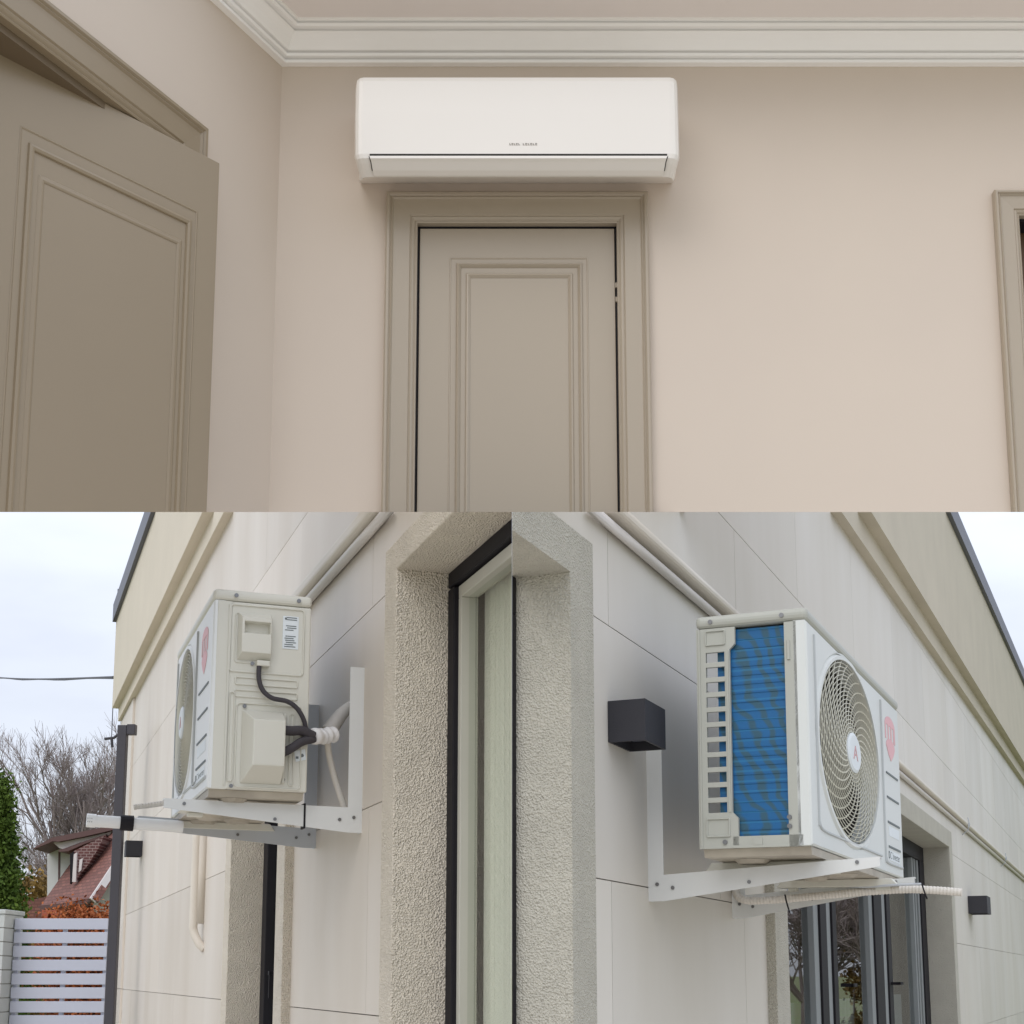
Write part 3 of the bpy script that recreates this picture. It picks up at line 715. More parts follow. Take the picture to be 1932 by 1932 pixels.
bracket(FR, 1.60, 0.510, 1.775, 1.710, 2.085, 1.790, 1.815, 'farther steel bracket under the unit with blue fins', 'R', M['brk'], 'brackets under the blue finned unit')
# black cable tie round the near left arm, on the arm
o = MB(FL).box(1.1625, 1.20, 0.150, 0.155, 1.925, 1.990).build('cable_tie', M['black'], zone='L'); tag(o, 'black tie round the nearer bracket arm below the ivory unit', 'cable tie')

# ================================================================== PIPES, HOSES, CABLES
def run(name, path, r, m, label, cat, zone, seg=12, smooth=True, f=WORLD, n=8, group=None):
    mb = MB(f); mb.tube(smooth_path(path, n), r, seg); o = mb.build(name, m, zone=zone, smooth=smooth)
    tag(o, label, cat, group); return o
def hose_path(pts, n=14):
    return smooth_path(pts, n)
def corrugated(f, path, r, m, name, label, cat, zone, step=0.0045):
    pp = smooth_path(path, 40); W = [Vector(f(*p)) for p in pp]
    # resample
    L_ = [0]
    for i in range(1, len(W)): L_.append(L_[-1] + (W[i] - W[i - 1]).length)
    n = int(L_[-1] / step); q = []; rr = []
    j = 0
    for k in range(n + 1):
        d = L_[-1] * k / n
        while j < len(L_) - 2 and L_[j + 1] < d: j += 1
        t = (d - L_[j]) / max(1e-9, L_[j + 1] - L_[j]); q.append(tuple(W[j].lerp(W[j + 1], t))); rr.append(r if k % 2 else r * 0.86)
    mb = MB(WORLD); mb.tube(q, rr, 12); o = mb.build(name, m, zone=zone); tag(o, label, cat); return o

# long pipe runs along the walls
def twin(f, s0, s1, zt, kt, zw, kw, zone, rt, rw, lab1, lab2, sref):
    L_ = lambda s, z, k: z + (s - sref) * k
    mb = MB(f); mb.hexa([(s0, 0.0005, L_(s0, zt - rt, kt)), (s1, 0.0005, L_(s1, zt - rt, kt)), (s1, 0.046, L_(s1, zt - rt, kt)), (s0, 0.046, L_(s0, zt - rt, kt)),
                         (s0, 0.0005, L_(s0, zt + rt, kt)), (s1, 0.0005, L_(s1, zt + rt, kt)), (s1, 0.046, L_(s1, zt + rt, kt)), (s0, 0.046, L_(s0, zt + rt, kt))])
    tag(mb.build('pipe_duct', M['duct'], zone=zone, bevel=0.012, segs=3), lab1, 'pipe duct')
    mb = MB(f); mb.tube([(s0 + (s1 - s0) * i / 12, rw + 0.004, L_(s0 + (s1 - s0) * i / 12, zw, kw)) for i in range(13)], rw, 12)
    o = mb.build('pipe', M['pipew'], zone=zone, smooth=True); tag(o, lab2, 'pipe')
    return o
twin(FL, -0.6, 3.6, 2.742, 0.012, 2.706, 0.012, 'L', 0.021, 0.014,
     'beige pipe duct running down the left wall to the ivory unit', 'thin white pipe just under the duct on the left wall', 0.95)
PR = twin(FR, -0.6, 16.0, 2.596, 0.0, 2.560, 0.0006, 'R', 0.014, 0.012,
     'beige duct running the length of the right wall above the windows', 'thin white pipe below the long duct on the right wall', 0.6)
for s in (8.0, 11.2):
    mb = MB(FR); mb.tube([(s, 0.002, 2.52), (s, 0.04, 2.55), (s, 0.055, 2.59), (s, 0.045, 2.64)], 0.004, 6); mb.box(s - 0.02, s + .02, 0.045, 0.05, 2.57, 2.60)
    tag(mb.build('pipe_clip', M['galv'], zone='R'), 'wire clip holding the long duct, ' + ('nearer of two' if s < 9 else 'farther of two'), 'clip', 'clips on the long duct')
# vertical drain cover below the left unit
mb = MB(FL)
mb.tube(smooth_path([(4.12, 0.045, 2.20), (4.12, 0.045, 2.0), (4.12, 0.045, 1.80), (4.12, 0.042, 1.745), (4.10, 0.018, 1.69), (4.09, -0.005, 1.665)], 6), 0.019, 14)
mb.box(4.105, 4.135, 0.0, 0.04, 1.78, 2.20)
tag(mb.build('drain_pipe', M['duct'], zone='L', smooth=True), 'beige vertical pipe cover with bent foot between unit and far left window', 'pipe')

# left unit: cable and pipes
def onside(y, z, dx=0.0): return fL(WL_ + dx, y, z)
X = lambda y, z, dx: tuple(onside(y, z, dx))
run('power_cable', [X(.134, .322, .012), X(.134, .285, .016), X(.124, .255, .02), X(.100, .236, .022), X(.062, .230, .022), X(.036, .214, .022), X(.016, .185, .018), X(.006, .150, .012)], 0.0062, M['insul'],
    'black cable looping from the handle cover down the side of the ivory unit', 'cable', 'L', 10)
WRAP = X(-.012, .146, .010)
run('insulated_pipe', [X(.075, .153, .030), X(.050, .153, .028), X(.020, .156, .02), WRAP], 0.0125, M['insul'], 'upper black insulated pipe leaving the valve cover', 'pipe', 'L', group='black insulated pipes')
run('insulated_pipe', [X(.075, .092, .030), X(.048, .108, .028), X(.020, .128, .02), X(-.014, .140, .008)], 0.0115, M['insul'], 'lower black insulated pipe slanting up from the valve cover', 'pipe', 'L', group='black insulated pipes')
def LP(u, v, s):   # point seen at (u,v) lying at distance s along the left wall
    r = ray(u, v); k = ((FL.o + FL.d * s - CAMP).dot(FL.d)) / r.dot(FL.d); return tuple(CAMP + r * k)
tp = smooth_path([WRAP, LP(604, 1390, 1.14), LP(612, 1388, 1.15), LP(622, 1387, 1.16), LP(630, 1386, 1.17)], 5); nn = len(tp)
mb = MB(); mb.tube(tp, [0.019 + 0.0035 * sin(i * 1.1) for i in range(nn)], 14)
tag(mb.build('tape_wrap', M['tape'], zone='L', smooth=True), 'white tape binding the pipe bundle beside the ivory unit', 'tape')
run('taped_pipe', [LP(620, 1382, 1.20), LP(632, 1364, 1.21), LP(646, 1346, 1.22), LP(662, 1333, 1.22), LP(678, 1326, 1.21), LP(690, 1324, 1.2)], [0.022 - 0.0003 * i for i in range(41)], M['gtape'], 'thick grey taped pipe curving up behind the bracket', 'pipe', 'L', 14)
run('drain_hose', [LP(618, 1390, 1.19), LP(619, 1412, 1.20), LP(624, 1440, 1.21), LP(635, 1480, 1.215), LP(650, 1524, 1.22), LP(652, 1532, 1.22)], 0.0085, M['hose'], 'slim beige hose dropping from the white tape to the bracket corner', 'hose', 'L')
# condensate pipes at the tips of the left brackets
def lt(u, v, s): return LP(u, v, s)
A0, A1 = Vector(lt(167, 1548, 1.69)), Vector(lt(345, 1560, 1.69))
mb = MB()
def along(a, b, k): return tuple(Vector(a).lerp(Vector(b), k))
mb.tube([along(A0, A1, k / 10) for k in range(11)], 0.0175, 16)
pv = mb.build('drain_pipe', M['pvc'], zone='L', smooth=False); tag(pv, 'white plastic drain pipe with a black collar, pointing left past the dark post', 'pipe')
mb = MB(); mb.tube([along(A0, A1, 0.33), along(A0, A1, 0.47)], 0.0225, 16); mb.build('collar', M['black'], pv)
mb = MB(); mb.tube([along(A0, A1, -0.02), along(A0, A1, 0.075)], 0.0195, 16); mb.build('end_cap', M['pvc'], pv)
mb = MB()
for k in range(3):
    c = Vector(along(A0, A1, 0.015 + 0.02 * k)); dirv = (A1 - A0).normalized(); side = Vector((0, -1, 0))
    a = c + side * 0.0200
    mb.bm.faces.new([mb.bm.verts.new(a + Vector(q)) for q in ((-.003, 0, -.006), (.001, 0, -.006), (.001, 0, .006), (-.003, 0, .006))])
mb.build('print', M['ink'], pv)
corrugated(WORLD, [lt(252, 1523, 1.75), lt(285, 1519, 1.75), lt(315, 1515, 1.74), lt(345, 1514, 1.73), lt(380, 1520, 1.72)], 0.0085, M['hose'], 'corrugated_hose', 'short corrugated beige hose above the white drain pipe', 'hose', 'L')
# right unit drain hose under its base
def RP(u, v, s):
    r = ray(u, v); k = ((FR.o + FR.d * s - CAMP).dot(FR.d)) / r.dot(FR.d); return tuple(CAMP + r * k)
corrugated(WORLD, [RP(1386, 1668, 1.62), RP(1392, 1690, 1.58), RP(1412, 1699, 1.56), RP(1470, 1697, 1.56), RP(1560, 1689, 1.57), RP(1640, 1682, 1.58), RP(1710, 1678, 1.58), RP(1770, 1680, 1.58), RP(1815, 1684, 1.58)],
           0.0115, M['hose'], 'corrugated_hose', 'long corrugated hose under the blue finned unit, reaching toward the small lamp', 'hose', 'R')
run('drain_tube', [RP(1555, 1666, 1.60), RP(1620, 1673, 1.57), RP(1690, 1670, 1.55), RP(1738, 1668, 1.55)], 0.0035, M['galv'], 'thin grey rod lying on the corrugated hose', 'rod', 'R')
for u, v0, v1, nm in ((1484, 1688, 1722, 'nearer the wall'), (1743, 1669, 1696, 'near the free hose end')):
    run('cable_tie', [RP(u - 3, v0, 1.545), RP(u, (v0 + v1) / 2 - 3, 1.535), RP(u + 6, v1, 1.545)], 0.0022, M['black'], 'black tie holding the corrugated hose, ' + nm, 'cable tie', 'R', 6, group='black ties on the hose')

# ================================================================== WALL LAMPS
def lamp(f, s0, s1, t1, h0, h1, label, zone, group):
    L_ = thing('wall_lamp', label, 'wall lamp', f((s0 + s1) / 2, 0, h0), zone, group)
    mb = MB(f); th = 0.006
    # hollow cube open downwards
    mb.box(s0, s1, 0.001, th, h0, h1); mb.box(s0, s1, t1 - th, t1, h0, h1); mb.box(s0, s0 + th, th, t1 - th, h0, h1); mb.box(s1 - th, s1, th, t1 - th, h0, h1)
    mb.box(s0 + th, s1 - th, th, t1 - th, h1 - th, h1)
    mb.build('lamp_body', M['lampblack'], L_)
    mb = MB(f); mb.box(s0 + th + .01, s1 - th - .01, th + .01, t1 - th - .01, h0 + 0.02, h0 + 0.026); mb.build('lens', M['cap'], L_)
    return L_
lamp(FR, FR.px(1218, 1400, .088)[0], FR.px(1256, 1400, .088)[0], 0.088, FR.px(1150, 1402, 0)[1], FR.px(1150, 1325, 0)[1], 'large black cube lamp beside the near window band on the right wall', 'R', 'black cube lamps on the walls')
a = FR.px(1830, 1722, 0); b = FR.px(1827, 1690, 0)
lamp(FR, 8.15, 8.42, 0.13, a[1] - .01, b[1] - .005, 'small black cube lamp past the far window on the right wall', 'R', 'black cube lamps on the walls')
lamp(FL, 7.15, 7.28, 0.105, 2.32, 2.42, 'distant black cube lamp near the dark post on the left wall', 'L', 'black cube lamps on the walls')
# bare cable stub below the middle of the lamp on the right wall
# ================================================================== DARK POST AND GATE
def WL3(u, v, Y): return at(u, v, Y)
pb = at(211, 1840, 9.2); pt_ = at(229, 1369, 9.2)
PO = thing('gate_post', 'tall dark steel post with a short arm at the far corner of the left wall', 'post', (pb.x, 9.2, 0), 'L')
xw = 0.060
mb = MB(); mb.box(pb.x - xw / 2, pb.x + xw / 2, 9.17, 9.23, 0, pt_.z); mb.build('post', M['dark'], PO, bevel=0.004)
mb = MB(); mb.box(pb.x + xw / 2, pb.x + xw / 2 + 0.055, 9.172, 9.228, pt_.z - 0.062, pt_.z + 0.006); mb.build('arm', M['dark'], PO, bevel=0.004)
GY = 10.6
x0 = at(27, 1733, GY).x; x1 = at(210, 1737, GY).x; ztop = at(27, 1733, GY).z
G = thing('garden_gate', 'white gate of wide horizontal slats between pale pillar and dark post', 'gate', ((x0 + x1) / 2, GY, 0), 'L')
pitch = 25.4 * GY / 2700 * 1.0; k = 0; z = ztop
while z > 0.12:
    mb = MB(); mb.box(x0 + .008, x1 - .02, GY - 0.012, GY + 0.012, z - pitch * 0.80, z); mb.build('slat', M['wood'], G, bevel=0.003)
    z -= pitch; k += 1
mb = MB()
for xx in (x0 + .01, x0 + (x1 - x0) * .50, x1 - .05): mb.box(xx, xx + .03, GY + 0.013, GY + 0.045, 0.05, ztop - .01)
mb.build('gate_frame', M['wood'], G, bevel=0.003)
PI_ = thing('gate_pillar', 'pale blocky pillar with level joints at the left edge beside the gate', 'pillar', (x0 - .22, GY, 0), 'L')
mb = MB(); z = 0.02; zt = at(10, 1727, GY).z
zz = zt
while zz > 0.0:
    mb.box(x0 - .44, x0, GY - .2, GY + .2, max(0.0, zz - pitch + .005), zz); zz -= pitch
mb.build('pillar_blocks', M['pillar'], PI_, bevel=0.004)
mb = MB(); mb.box(x0 - .42, x0 - .01, GY - .19, GY + .19, 0, zt - .01); mb.build('pillar_core', M['joint'], PI_)
mb = MB(); mb.box(x0 - .45, x0 + .008, GY - .21, GY + .21, zt + .002, zt + .035); mb.build('pillar_cap', M['pillar'], PI_, bevel=0.006)

# ================================================================== POWER LINE
wl = []
pA, pB = at(-60, 1271, 24), at(214, 1277, 11.9)
for i in range(21):
    q = pA.lerp(pB, i / 20); q.z -= 0.05 * sin(pi * i / 20); wl.append(tuple(q))
mb = MB(); mb.tube(wl, 0.008, 6); mb.tube([(a, b, c - 0.010 * (0.5 + 0.5 * sin(i * 1.3)) - 0.004) for i, (a, b, c) in enumerate(wl)], 0.007, 6)
tag(mb.build('power_line', M['dark'], zone='L'), 'thin dark twisted cable crossing the sky to the house corner', 'cable')
q = at(215, 1392, 11.95)
mb = MB(); mb.tube([(q.x + .05, q.y, q.z + .04), (q.x, q.y, q.z), (q.x - .08, q.y, q.z - .01)], 0.012, 6); mb.tube([(q.x - .02, q.y, q.z), (q.x - .01, q.y, q.z - .08)], 0.014, 6)
mb.tube([(q.x - .02, q.y, q.z), (q.x - .025, q.y, q.z + 1.3)], 0.004, 5)
tag(mb.build('cable_hook', M['dark'], zone='L'), 'small dark hook with hanging lead at the far corner of the left wall', 'hook')

# ================================================================== TREES AND SHRUBS
def bare_tree(base, height, spread, seed, label, zone, levels=5, rmin=0.014, trunk=0.30, n0=5, group=None, lean=0.0):
    T = thing('bare_tree', label, 'tree', base, zone, group)
    rnd = random.Random(seed); tr = MB(); cr_ = MB()
    def limb(mb, p, d, L_, r, lev):
        pts = [p]; cur = p.copy(); dd = d.copy(); n = 4
        for i in range(n):
            dd = (dd + Vector((rnd.gauss(0, .10), rnd.gauss(0, .10), rnd.gauss(0.05, .06)))).normalized(); cur = cur + dd * (L_ / n); pts.append(cur.copy())
        mb.tube([tuple(q) for q in pts], [r * (1 - 0.45 * i / n) for i in range(n + 1)], 6 if lev < 2 else (4 if lev < 4 else 3), caps=False)
        if lev >= levels: return
        kids = 5 if lev == levels - 1 else 4
        for k in range(kids):
            t_ = 0.35 + 0.65 * (k + rnd.random()) / kids
            q = pts[0].lerp(pts[-1], 0) if t_ < 0 else pts[min(n, int(t_ * n))].copy()
            az = rnd.random() * 2 * pi; ang = radians(rnd.uniform(22, 48))
            ax = dd.orthogonal().normalized(); ax = Matrix.Rotation(az, 3, dd) @ ax
            nd = (Matrix.Rotation(ang, 3, ax) @ dd); nd.z += 0.12; nd.x *= spread; nd.y *= spread; nd.normalize()
            limb(cr_, q, nd, L_ * rnd.uniform(.50, .72), max(rmin, r * 0.52), lev + 1)
    base = Vector(base)
    h0 = height * 0.24
    pts = [base + Vector((0, 0, h0 * i / 4)) for i in range(5)]
    tr.tube([tuple(q) for q in pts], [trunk * (1 - .08 * i) for i in range(5)], 10, caps=False)
    for k in range(n0):
        az = 2 * pi * k / n0 + rnd.random(); inc = radians(rnd.uniform(14, 46)) if k else 0.05
        d = Vector((sin(inc) * cos(az) * spread + lean, sin(inc) * sin(az), cos(inc))).normalized()
        limb(cr_, pts[-1] - Vector((0, 0, rnd.uniform(0, h0 * .4))), d, height * rnd.uniform(.33, .42), trunk * .5, 1)
    tr.build('trunk', M['bark'], T); cr_.build('crown', M['bark'], T)
    return T
b = at(142, 1840, 34); bare_tree((b.x, 34, 0), 8.7, .85, 11, 'large bare tree with dense fine twigs behind the red roofed house', 'BG', 6, 0.005, .15, 6)
b = at(203, 1840, 37); bare_tree((b.x, 37, 0), 7.2, .6, 5, 'slim bare tree partly hidden by the dark post', 'BG', 5, 0.007, .11, 4)
b = at(72, 1840, 33); bare_tree((b.x, 33, 0), 3.0, 1.3, 8, 'low spreading bare tree between the conifer and the house', 'BG', 5, 0.007, .08, 5)
# two bare trees that only show as reflections in the far window on the right wall
for k_, (tx, ty, hh, where) in enumerate(((12.3, 25.0, 4.6, 'left'), (13.6, 26.5, 5.4, 'middle'), (15.0, 25.5, 4.8, 'right'))):
    bare_tree((tx, ty, 0), hh, 1.1, 21 + k_, 'bare tree mirrored in the wide window panes on the right, ' + where + ' of three', 'BG', 5, 0.012, .10, 6, 'bare trees mirrored in the window')

def leafcloud(mb, n, fn, size, rnd):
    for _ in range(n):
        p = fn(rnd); s = size * rnd.uniform(.6, 1.3)
        a = Vector((rnd.gauss(0, 1), rnd.gauss(0, 1), rnd.gauss(0, 1))).normalized(); b_ = a.orthogonal().normalized(); b_ = Matrix.Rotation(rnd.random() * 6.28, 3, a) @ b_; c_ = a.cross(b_)
        mb.bm.faces.new([mb.bm.verts.new(p + b_ * s + c_ * s * .2), mb.bm.verts.new(p + c_ * s * .55), mb.bm.verts.new(p - b_ * s), mb.bm.verts.new(p - c_ * s * .55)])
# conifer at the left edge
c0 = at(-22, 1840, 15)
ET = thing('conifer', 'dense green conifer at the left edge beyond the gate pillar', 'tree', (c0.x, 15, 0), 'BG')
mb = MB(); mb.tube([(c0.x, 15, 0), (c0.x, 15, 1.8), (c0.x, 15, 3.6)], [.09, .06, .02], 8); mb.build('trunk', M['bark'], ET)
clumps = []; rr_ = random.Random(3)
for k in range(420):
    z = 0.1 + 3.45 * rr_.random() ** 0.9; rad = max(.03, (0.52 * (1 - (z / 3.75) ** 1.7)))
    a = rr_.random() * 2 * pi; q = rad * (0.55 + 0.5 * rr_.random()); clumps.append(Vector((c0.x + q * cos(a), 15 + q * sin(a), z)))
def fe(r):
    c = clumps[r.randrange(len(clumps))]; return c + Vector((r.gauss(0, .05), r.gauss(0, .05), r.gauss(0, .075)))
mb = MB(); leafcloud(mb, 30000, fe, 0.026, random.Random(5)); mb.build('crown', M['leaf'], ET, recalc=False)
def shrub(u0, u1, v0, Y, m, label, name, n, size, seed, depth=1.2, top=None, cat='shrub'):
    a, b_ = at(u0, v0, Y), at(u1, v0, Y); rnd = random.Random(seed); cl = []
    for k in range(140):
        x = a.x + (b_.x - a.x) * rnd.random(); z = a.z * (0.05 + .95 * rnd.random() ** .7) * (0.92 + .1 * noise.noise(Vector((x * 1.3, seed, 0)))); cl.append(Vector((x, Y + depth * (rnd.random() - .5), max(.1, z))))
    def fn(r):
        c = cl[r.randrange(len(cl))]; return c + Vector((r.gauss(0, .16), r.gauss(0, .12), r.gauss(0, .14)))
    mb = MB(); leafcloud(mb, n, fn, size, rnd)
    mb2 = MB()
    T = thing(name, label, cat, ((a.x + b_.x) / 2, Y, 0), 'BG')
    mb.build('leaves', m, T, recalc=False)
    for k in range(7):
        x = a.x + (b_.x - a.x) * (k + .5) / 7; mb2.tube([(x, Y, 0), (x + rnd.gauss(0, .1), Y, a.z * .5), (x + rnd.gauss(0, .2), Y, a.z * .8)], [.03, .02, .01], 5)
    mb2.build('stems', M['bark'], T)
    return T
shrub(118, 222, 1690, 17.5, M['leafb'], 'rust leaved beech hedge under the neighbour roof', 'hedge', 42000, 0.026, 31, 0.7, cat='hedge')
shrub(46, 96, 1640, 30, M['leafy'], 'ochre autumn shrub beside the conifer', 'autumn_shrub', 7000, 0.06, 32, 1.5)

shrub(2130, 2500, 1640, 29, M['leafy'], 'brown scrub mirrored low in the wide window panes on the right', 'autumn_shrub', 16000, 0.07, 33, 1.5)

# ================================================================== NEIGHBOUR HOUSE
NH = thing('neighbour_house', 'red roofed house with white upper gable beyond the white gate', 'house', at(130, 1840, 24) - Vector((0, 0, EYE)), 'BG')
Apt, Bpt = at(75, 1711, 26), at(176, 1694, 23.6)
e_ = (Bpt - Apt); e_.z = 0; e_.normalize(); back = Vector((-e_.y, e_.x, 0))
if back.y < 0: back = -back
slope = (back * cos(radians(52)) + Vector((0, 0, sin(radians(52))))).normalized(); nrm = e_.cross(slope).normalized()
if nrm.z < 0: nrm = -nrm
def onroof(u, v):
    r = ray(u, v); k = (Apt - CAMP).dot(nrm) / r.dot(nrm); return CAMP + r * k
RT = [onroof(75, 1711), onroof(176, 1694), onroof(215, 1630), onroof(250, 1585), onroof(250, 1520), onroof(200, 1572), onroof(146, 1610)]
mb = MB(); A = [mb.bm.verts.new(p) for p in RT]; B = [mb.bm.verts.new(p - nrm * .12) for p in RT]
mb.face(A); mb.face(B[::-1]); mb.loops(A, B); mb.build('roof', M['rooft'], NH)
# white bargeboard on the right rake, siding below it
mb = MB(); P0, P1 = onroof(171, 1697), onroof(214, 1632)
A = [mb.bm.verts.new(p) for p in (P0 + nrm * .03, P1 + nrm * .03, P1 + nrm * .03 + e_ * .05, P0 + nrm * .03 + e_ * .05)]; B = [mb.bm.verts.new(v.co - nrm * .12) for v in A]
mb.face(A); mb.face(B[::-1]); mb.loops(A, B); mb.build('bargeboard', M['fasc'], NH)
sY = 24.2
def slab(us, Y, dep, m, name, parent=NH):
    mb = MB(); A = [mb.bm.verts.new(at(u, v, Y)) for u, v in us]; B = [mb.bm.verts.new(at(u, v, Y) + Vector((0, dep, 0))) for u, v in us]
    mb.face(A); mb.face(B[::-1]); mb.loops(A, B); return mb.build(name, m, parent)
sd_ = slab([(176, 1696), (214, 1640), (260, 1600), (260, 1840), (176, 1840)], 24.6, 2.0, M['slate'], 'side_wall')
wb = slab([(89, 1700), (89, 1612), (112, 1600), (137, 1600), (137, 1628), (100, 1700)], 26.9, 2.5, M['slate'], 'upper_wall')
YD = onroof(142, 1664).y - 0.25
bk = slab([(139, 1606), (196, 1577), (186, 1600), (166, 1632), (152, 1648), (143, 1664)], YD, 1.5, M['brickd'], 'cheek_wall')
slab([(132, 1612), (139, 1606), (139, 1655), (132, 1668)], YD - .02, 0.1, M['black'], 'window')
slab([(139, 1612), (145, 1608), (143, 1664), (136, 1664)], YD - .05, 0.12, M['fasc'], 'window_frame')
slab([(150, 1622), (156, 1619), (153, 1642), (148, 1646)], YD - .04, 0.03, M['fasc'], 'window')
slab([(110, 1607), (112.5, 1606), (112, 1660), (109.5, 1662)], 26.6, 0.06, M['rbrown'], 'downpipe')
slab([(62, 1602), (66, 1598), (99, 1580), (160, 1568), (216, 1556), (216, 1565), (160, 1578), (110, 1588), (100, 1587), (66, 1601)], 26.0, 1.6, M['rbrown'], 'upper_roof')
slab([(99, 1589), (116, 1589), (160, 1579), (216, 1566), (216, 1573), (150, 1590), (118, 1602), (112, 1600)], 26.15, 1.4, M['fasc'], 'fascia_board')
slab([(110, 1604), (125, 1600), (160, 1587), (200, 1574), (200, 1578), (160, 1592), (128, 1606), (112, 1607)], 26.05, 1.0, M['rbrown'], 'gutter')
slab([(70, 1712), (76, 1708), (155, 1700), (172, 1694), (172, 1700), (155, 1706), (80, 1716)], 23.9, 0.3, M['rbrown'], 'gutter')
# brick porch with pointed arch
pz = [(79, 1714), (108, 1711), (108, 1840), (101, 1840), (101, 1745), (97, 1728), (93.5, 1721), (90, 1728), (86, 1745), (86, 1840), (79, 1840)]
slab(pz, 24.6, .3, M['brickr'], 'porch')
slab([(79, 1714), (200, 1700), (200, 1840), (79, 1840)], 26.2, .3, M['brickd'], 'wall')
slab([(52, 1700), (95, 1690), (95, 1740), (52, 1740)], 28.5, .3, M['rooft'], 'garden_wing')

# ================================================================== ROOM UPSTAIRS
def hpx(f, u, v, t=0.0): return f.px(u, v, t)
Hcr0 = hpx(FB, 900, 126)[1]                     # lower edge of the crown moulding
HC = hpx(FB, 900, 33, 0.096)[1]                 # ceiling
xr = 1.95
# doorway in the back wall
x0d, x1d = hpx(FB, 787, 424)[0], hpx(FB, 1173, 424)[0]; zd = hpx(FB, 970, 422)[1]
rx0 = hpx(FB, 1871, 366)[0] + .065; rzd = hpx(FB, 1871, 366)[1] - .065
RB = MB(FB)
rs = [(cornerx - 0.02, xr, 2.3, HC + .15)]
for ho in ((x0d - .012, x1d + .012, 0, zd + .012), (rx0, rx0 + 1.0, 0, rzd)): rs = subtract(rs, ho)
for (a, b_, c, d_) in rs: RB.box(a, b_, -0.05, 0.0, c, d_)
struct(RB.build('wall_back', M['rwall'], zone='T'))
mb = MB(FB); mb.poly([(cornerx - .9, .36, HC), (xr, .36, HC), (xr, -.14, HC), (cornerx - .9, -.14, HC)]); mb.poly([(cornerx - .9, .36, HC + .1), (xr, .36, HC + .1), (xr, -.14, HC + .1), (cornerx - .9, -.14, HC + .1)])
bm_ = mb.bm; bm_.verts.ensure_lookup_table(); vs = list(bm_.verts)
for i in range(4): mb.face([vs[i], vs[(i + 1) % 4], vs[4 + (i + 1) % 4], vs[4 + i]])
struct(mb.build('ceiling', M['rwallb'], zone='T'))
# side wall with its doorway
cs0, czo = FW.px(381, 247.6)                    # outer corner of the casing on the side wall
cw = 0.108; od = cs0 - cw; oz = czo - cw
RS = MB(FW); rs = subtract([(-2.2, 0.0, 2.3, HC + .15)], (od - 0.95, od, 0, oz))
for (a, b_, c, d_) in rs: RS.box(a, b_, -0.14, 0.0, c, d_)
struct(RS.build('wall_side', M['rwall'], zone='T'))
mb = MB(FW); mb.box(od - .95, od + .02, -0.9, -0.88, 2.3, oz + .1); mb.box(od - .95, od + .02, -.9, -.14, oz + .06, oz + .1); mb.box(od + .0, od + .02, -.9, -.14, 2.3, oz + .1); mb.box(od - .97, od - .95, -.9, -.14, 2.3, oz + .1)
struct(mb.build('wall_passage', M['brown'], zone='T'))

def sweep(f, path, inward, prof, closed=False):
    """mitred moulding: path points (s,h) on the wall, inward offset vectors per point, prof (offset, t)"""
    mb = MB(f); rings = []
    for off, t in prof: rings.append([mb.v(p[0] + q[0] * off, t, p[1] + q[1] * off) for p, q in zip(path, inward)])
    n = len(path)
    for i in range(len(rings) - 1):
        for k in range(n if closed else n - 1):
            j = (k + 1) % n
            mb.face([rings[i][k], rings[i][j], rings[i + 1][j], rings[i + 1][k]])
    return mb
def casing(f, s0, s1, zt, zb, prof, m, name, parent):
    # s0,s1 outer edges; inverted U
    mb = sweep(f, [(s0, zb), (s0, zt), (s1, zt), (s1, zb)], [(1, 0), (1, -1), (-1, -1), (-1, 0)], prof)
    return mb.build(name, m, parent)
cprof = [(0, 0.0005), (0, 0.022), (.004, .026), (.010, .026), (.014, .021), (.018, .024), (.022, .019), (.030, .018), (.066, .016), (.069, .012), (.073, .014), (.077, .012), (.081, .008), (.084, .010), (.087, .008), (.087, -.06)]
# --- door in the back wall
D1 = thing('door', 'closed greige panelled door directly below the indoor unit', 'door', ((x0d + x1d) / 2, 3.7, 1.6), 'T')
cx0, cx1, cz = hpx(FB, 730, 372)[0], hpx(FB, 1221, 372)[0], hpx(FB, 970, 369)[1]
casing(FB, cx0, cx1, cz, 1.6, cprof, M['door'], 'door_casing', D1)
ja = cx0 + .087; jb = cx1 - .087; jz = cz - .087
mb = MB(FB); mb.box(ja, ja + .004, -.14, -.012, 1.6, jz); mb.box(jb - .004, jb, -.14, -.012, 1.6, jz); mb.box(ja, jb, -.14, -.012, jz - .004, jz); mb.build('rebate', M['black'], D1)
lx0, lx1, lz = ja + .006, jb - .0055, jz - .007
mb = MB(FB); mb.box(lx0, lx1, -.055, -.010, 1.6, lz); LD = mb.build('door_leaf', M['door'], D1, bevel=0.0015)
def panel(f, u0, u1, vt, off_t, prof, m, parent, name='moulding', zb=1.75, pts=None):
    s0, zt = f.px(u0, vt, off_t); s1, _ = f.px(u1, vt, off_t)
    mb = sweep(f, [(s0, zb), (s0, zt), (s1, zt), (s1, zb)], [(1, 0), (1, -1), (-1, -1), (-1, 0)], prof, closed=False)
    return mb.build(name, m, parent)
T0 = -.010
bead = lambda w_, hgt: [(0, T0 - .001), (w_ * .25, T0 + hgt * .8), (w_ * .5, T0 + hgt), (w_ * .75, T0 + hgt * .6), (w_, T0 - .001)]
panel(FB, 848, 1110, 486, T0, bead(.006, .002), M['door'], LD)
panel(FB, 861, 1099, 497, T0, [(0, T0 + .0005), (.003, T0 + .006), (.007, T0 + .008), (.011, T0 + .004), (.014, T0 + .0006)], M['door'], LD)
panel(FB, 879, 1081, 516, T0, [(0, T0 + .0005), (.003, T0 + .005), (.007, T0 + .006), (.011, T0 + .003), (.014, T0 + .0006)], M['door'], LD)
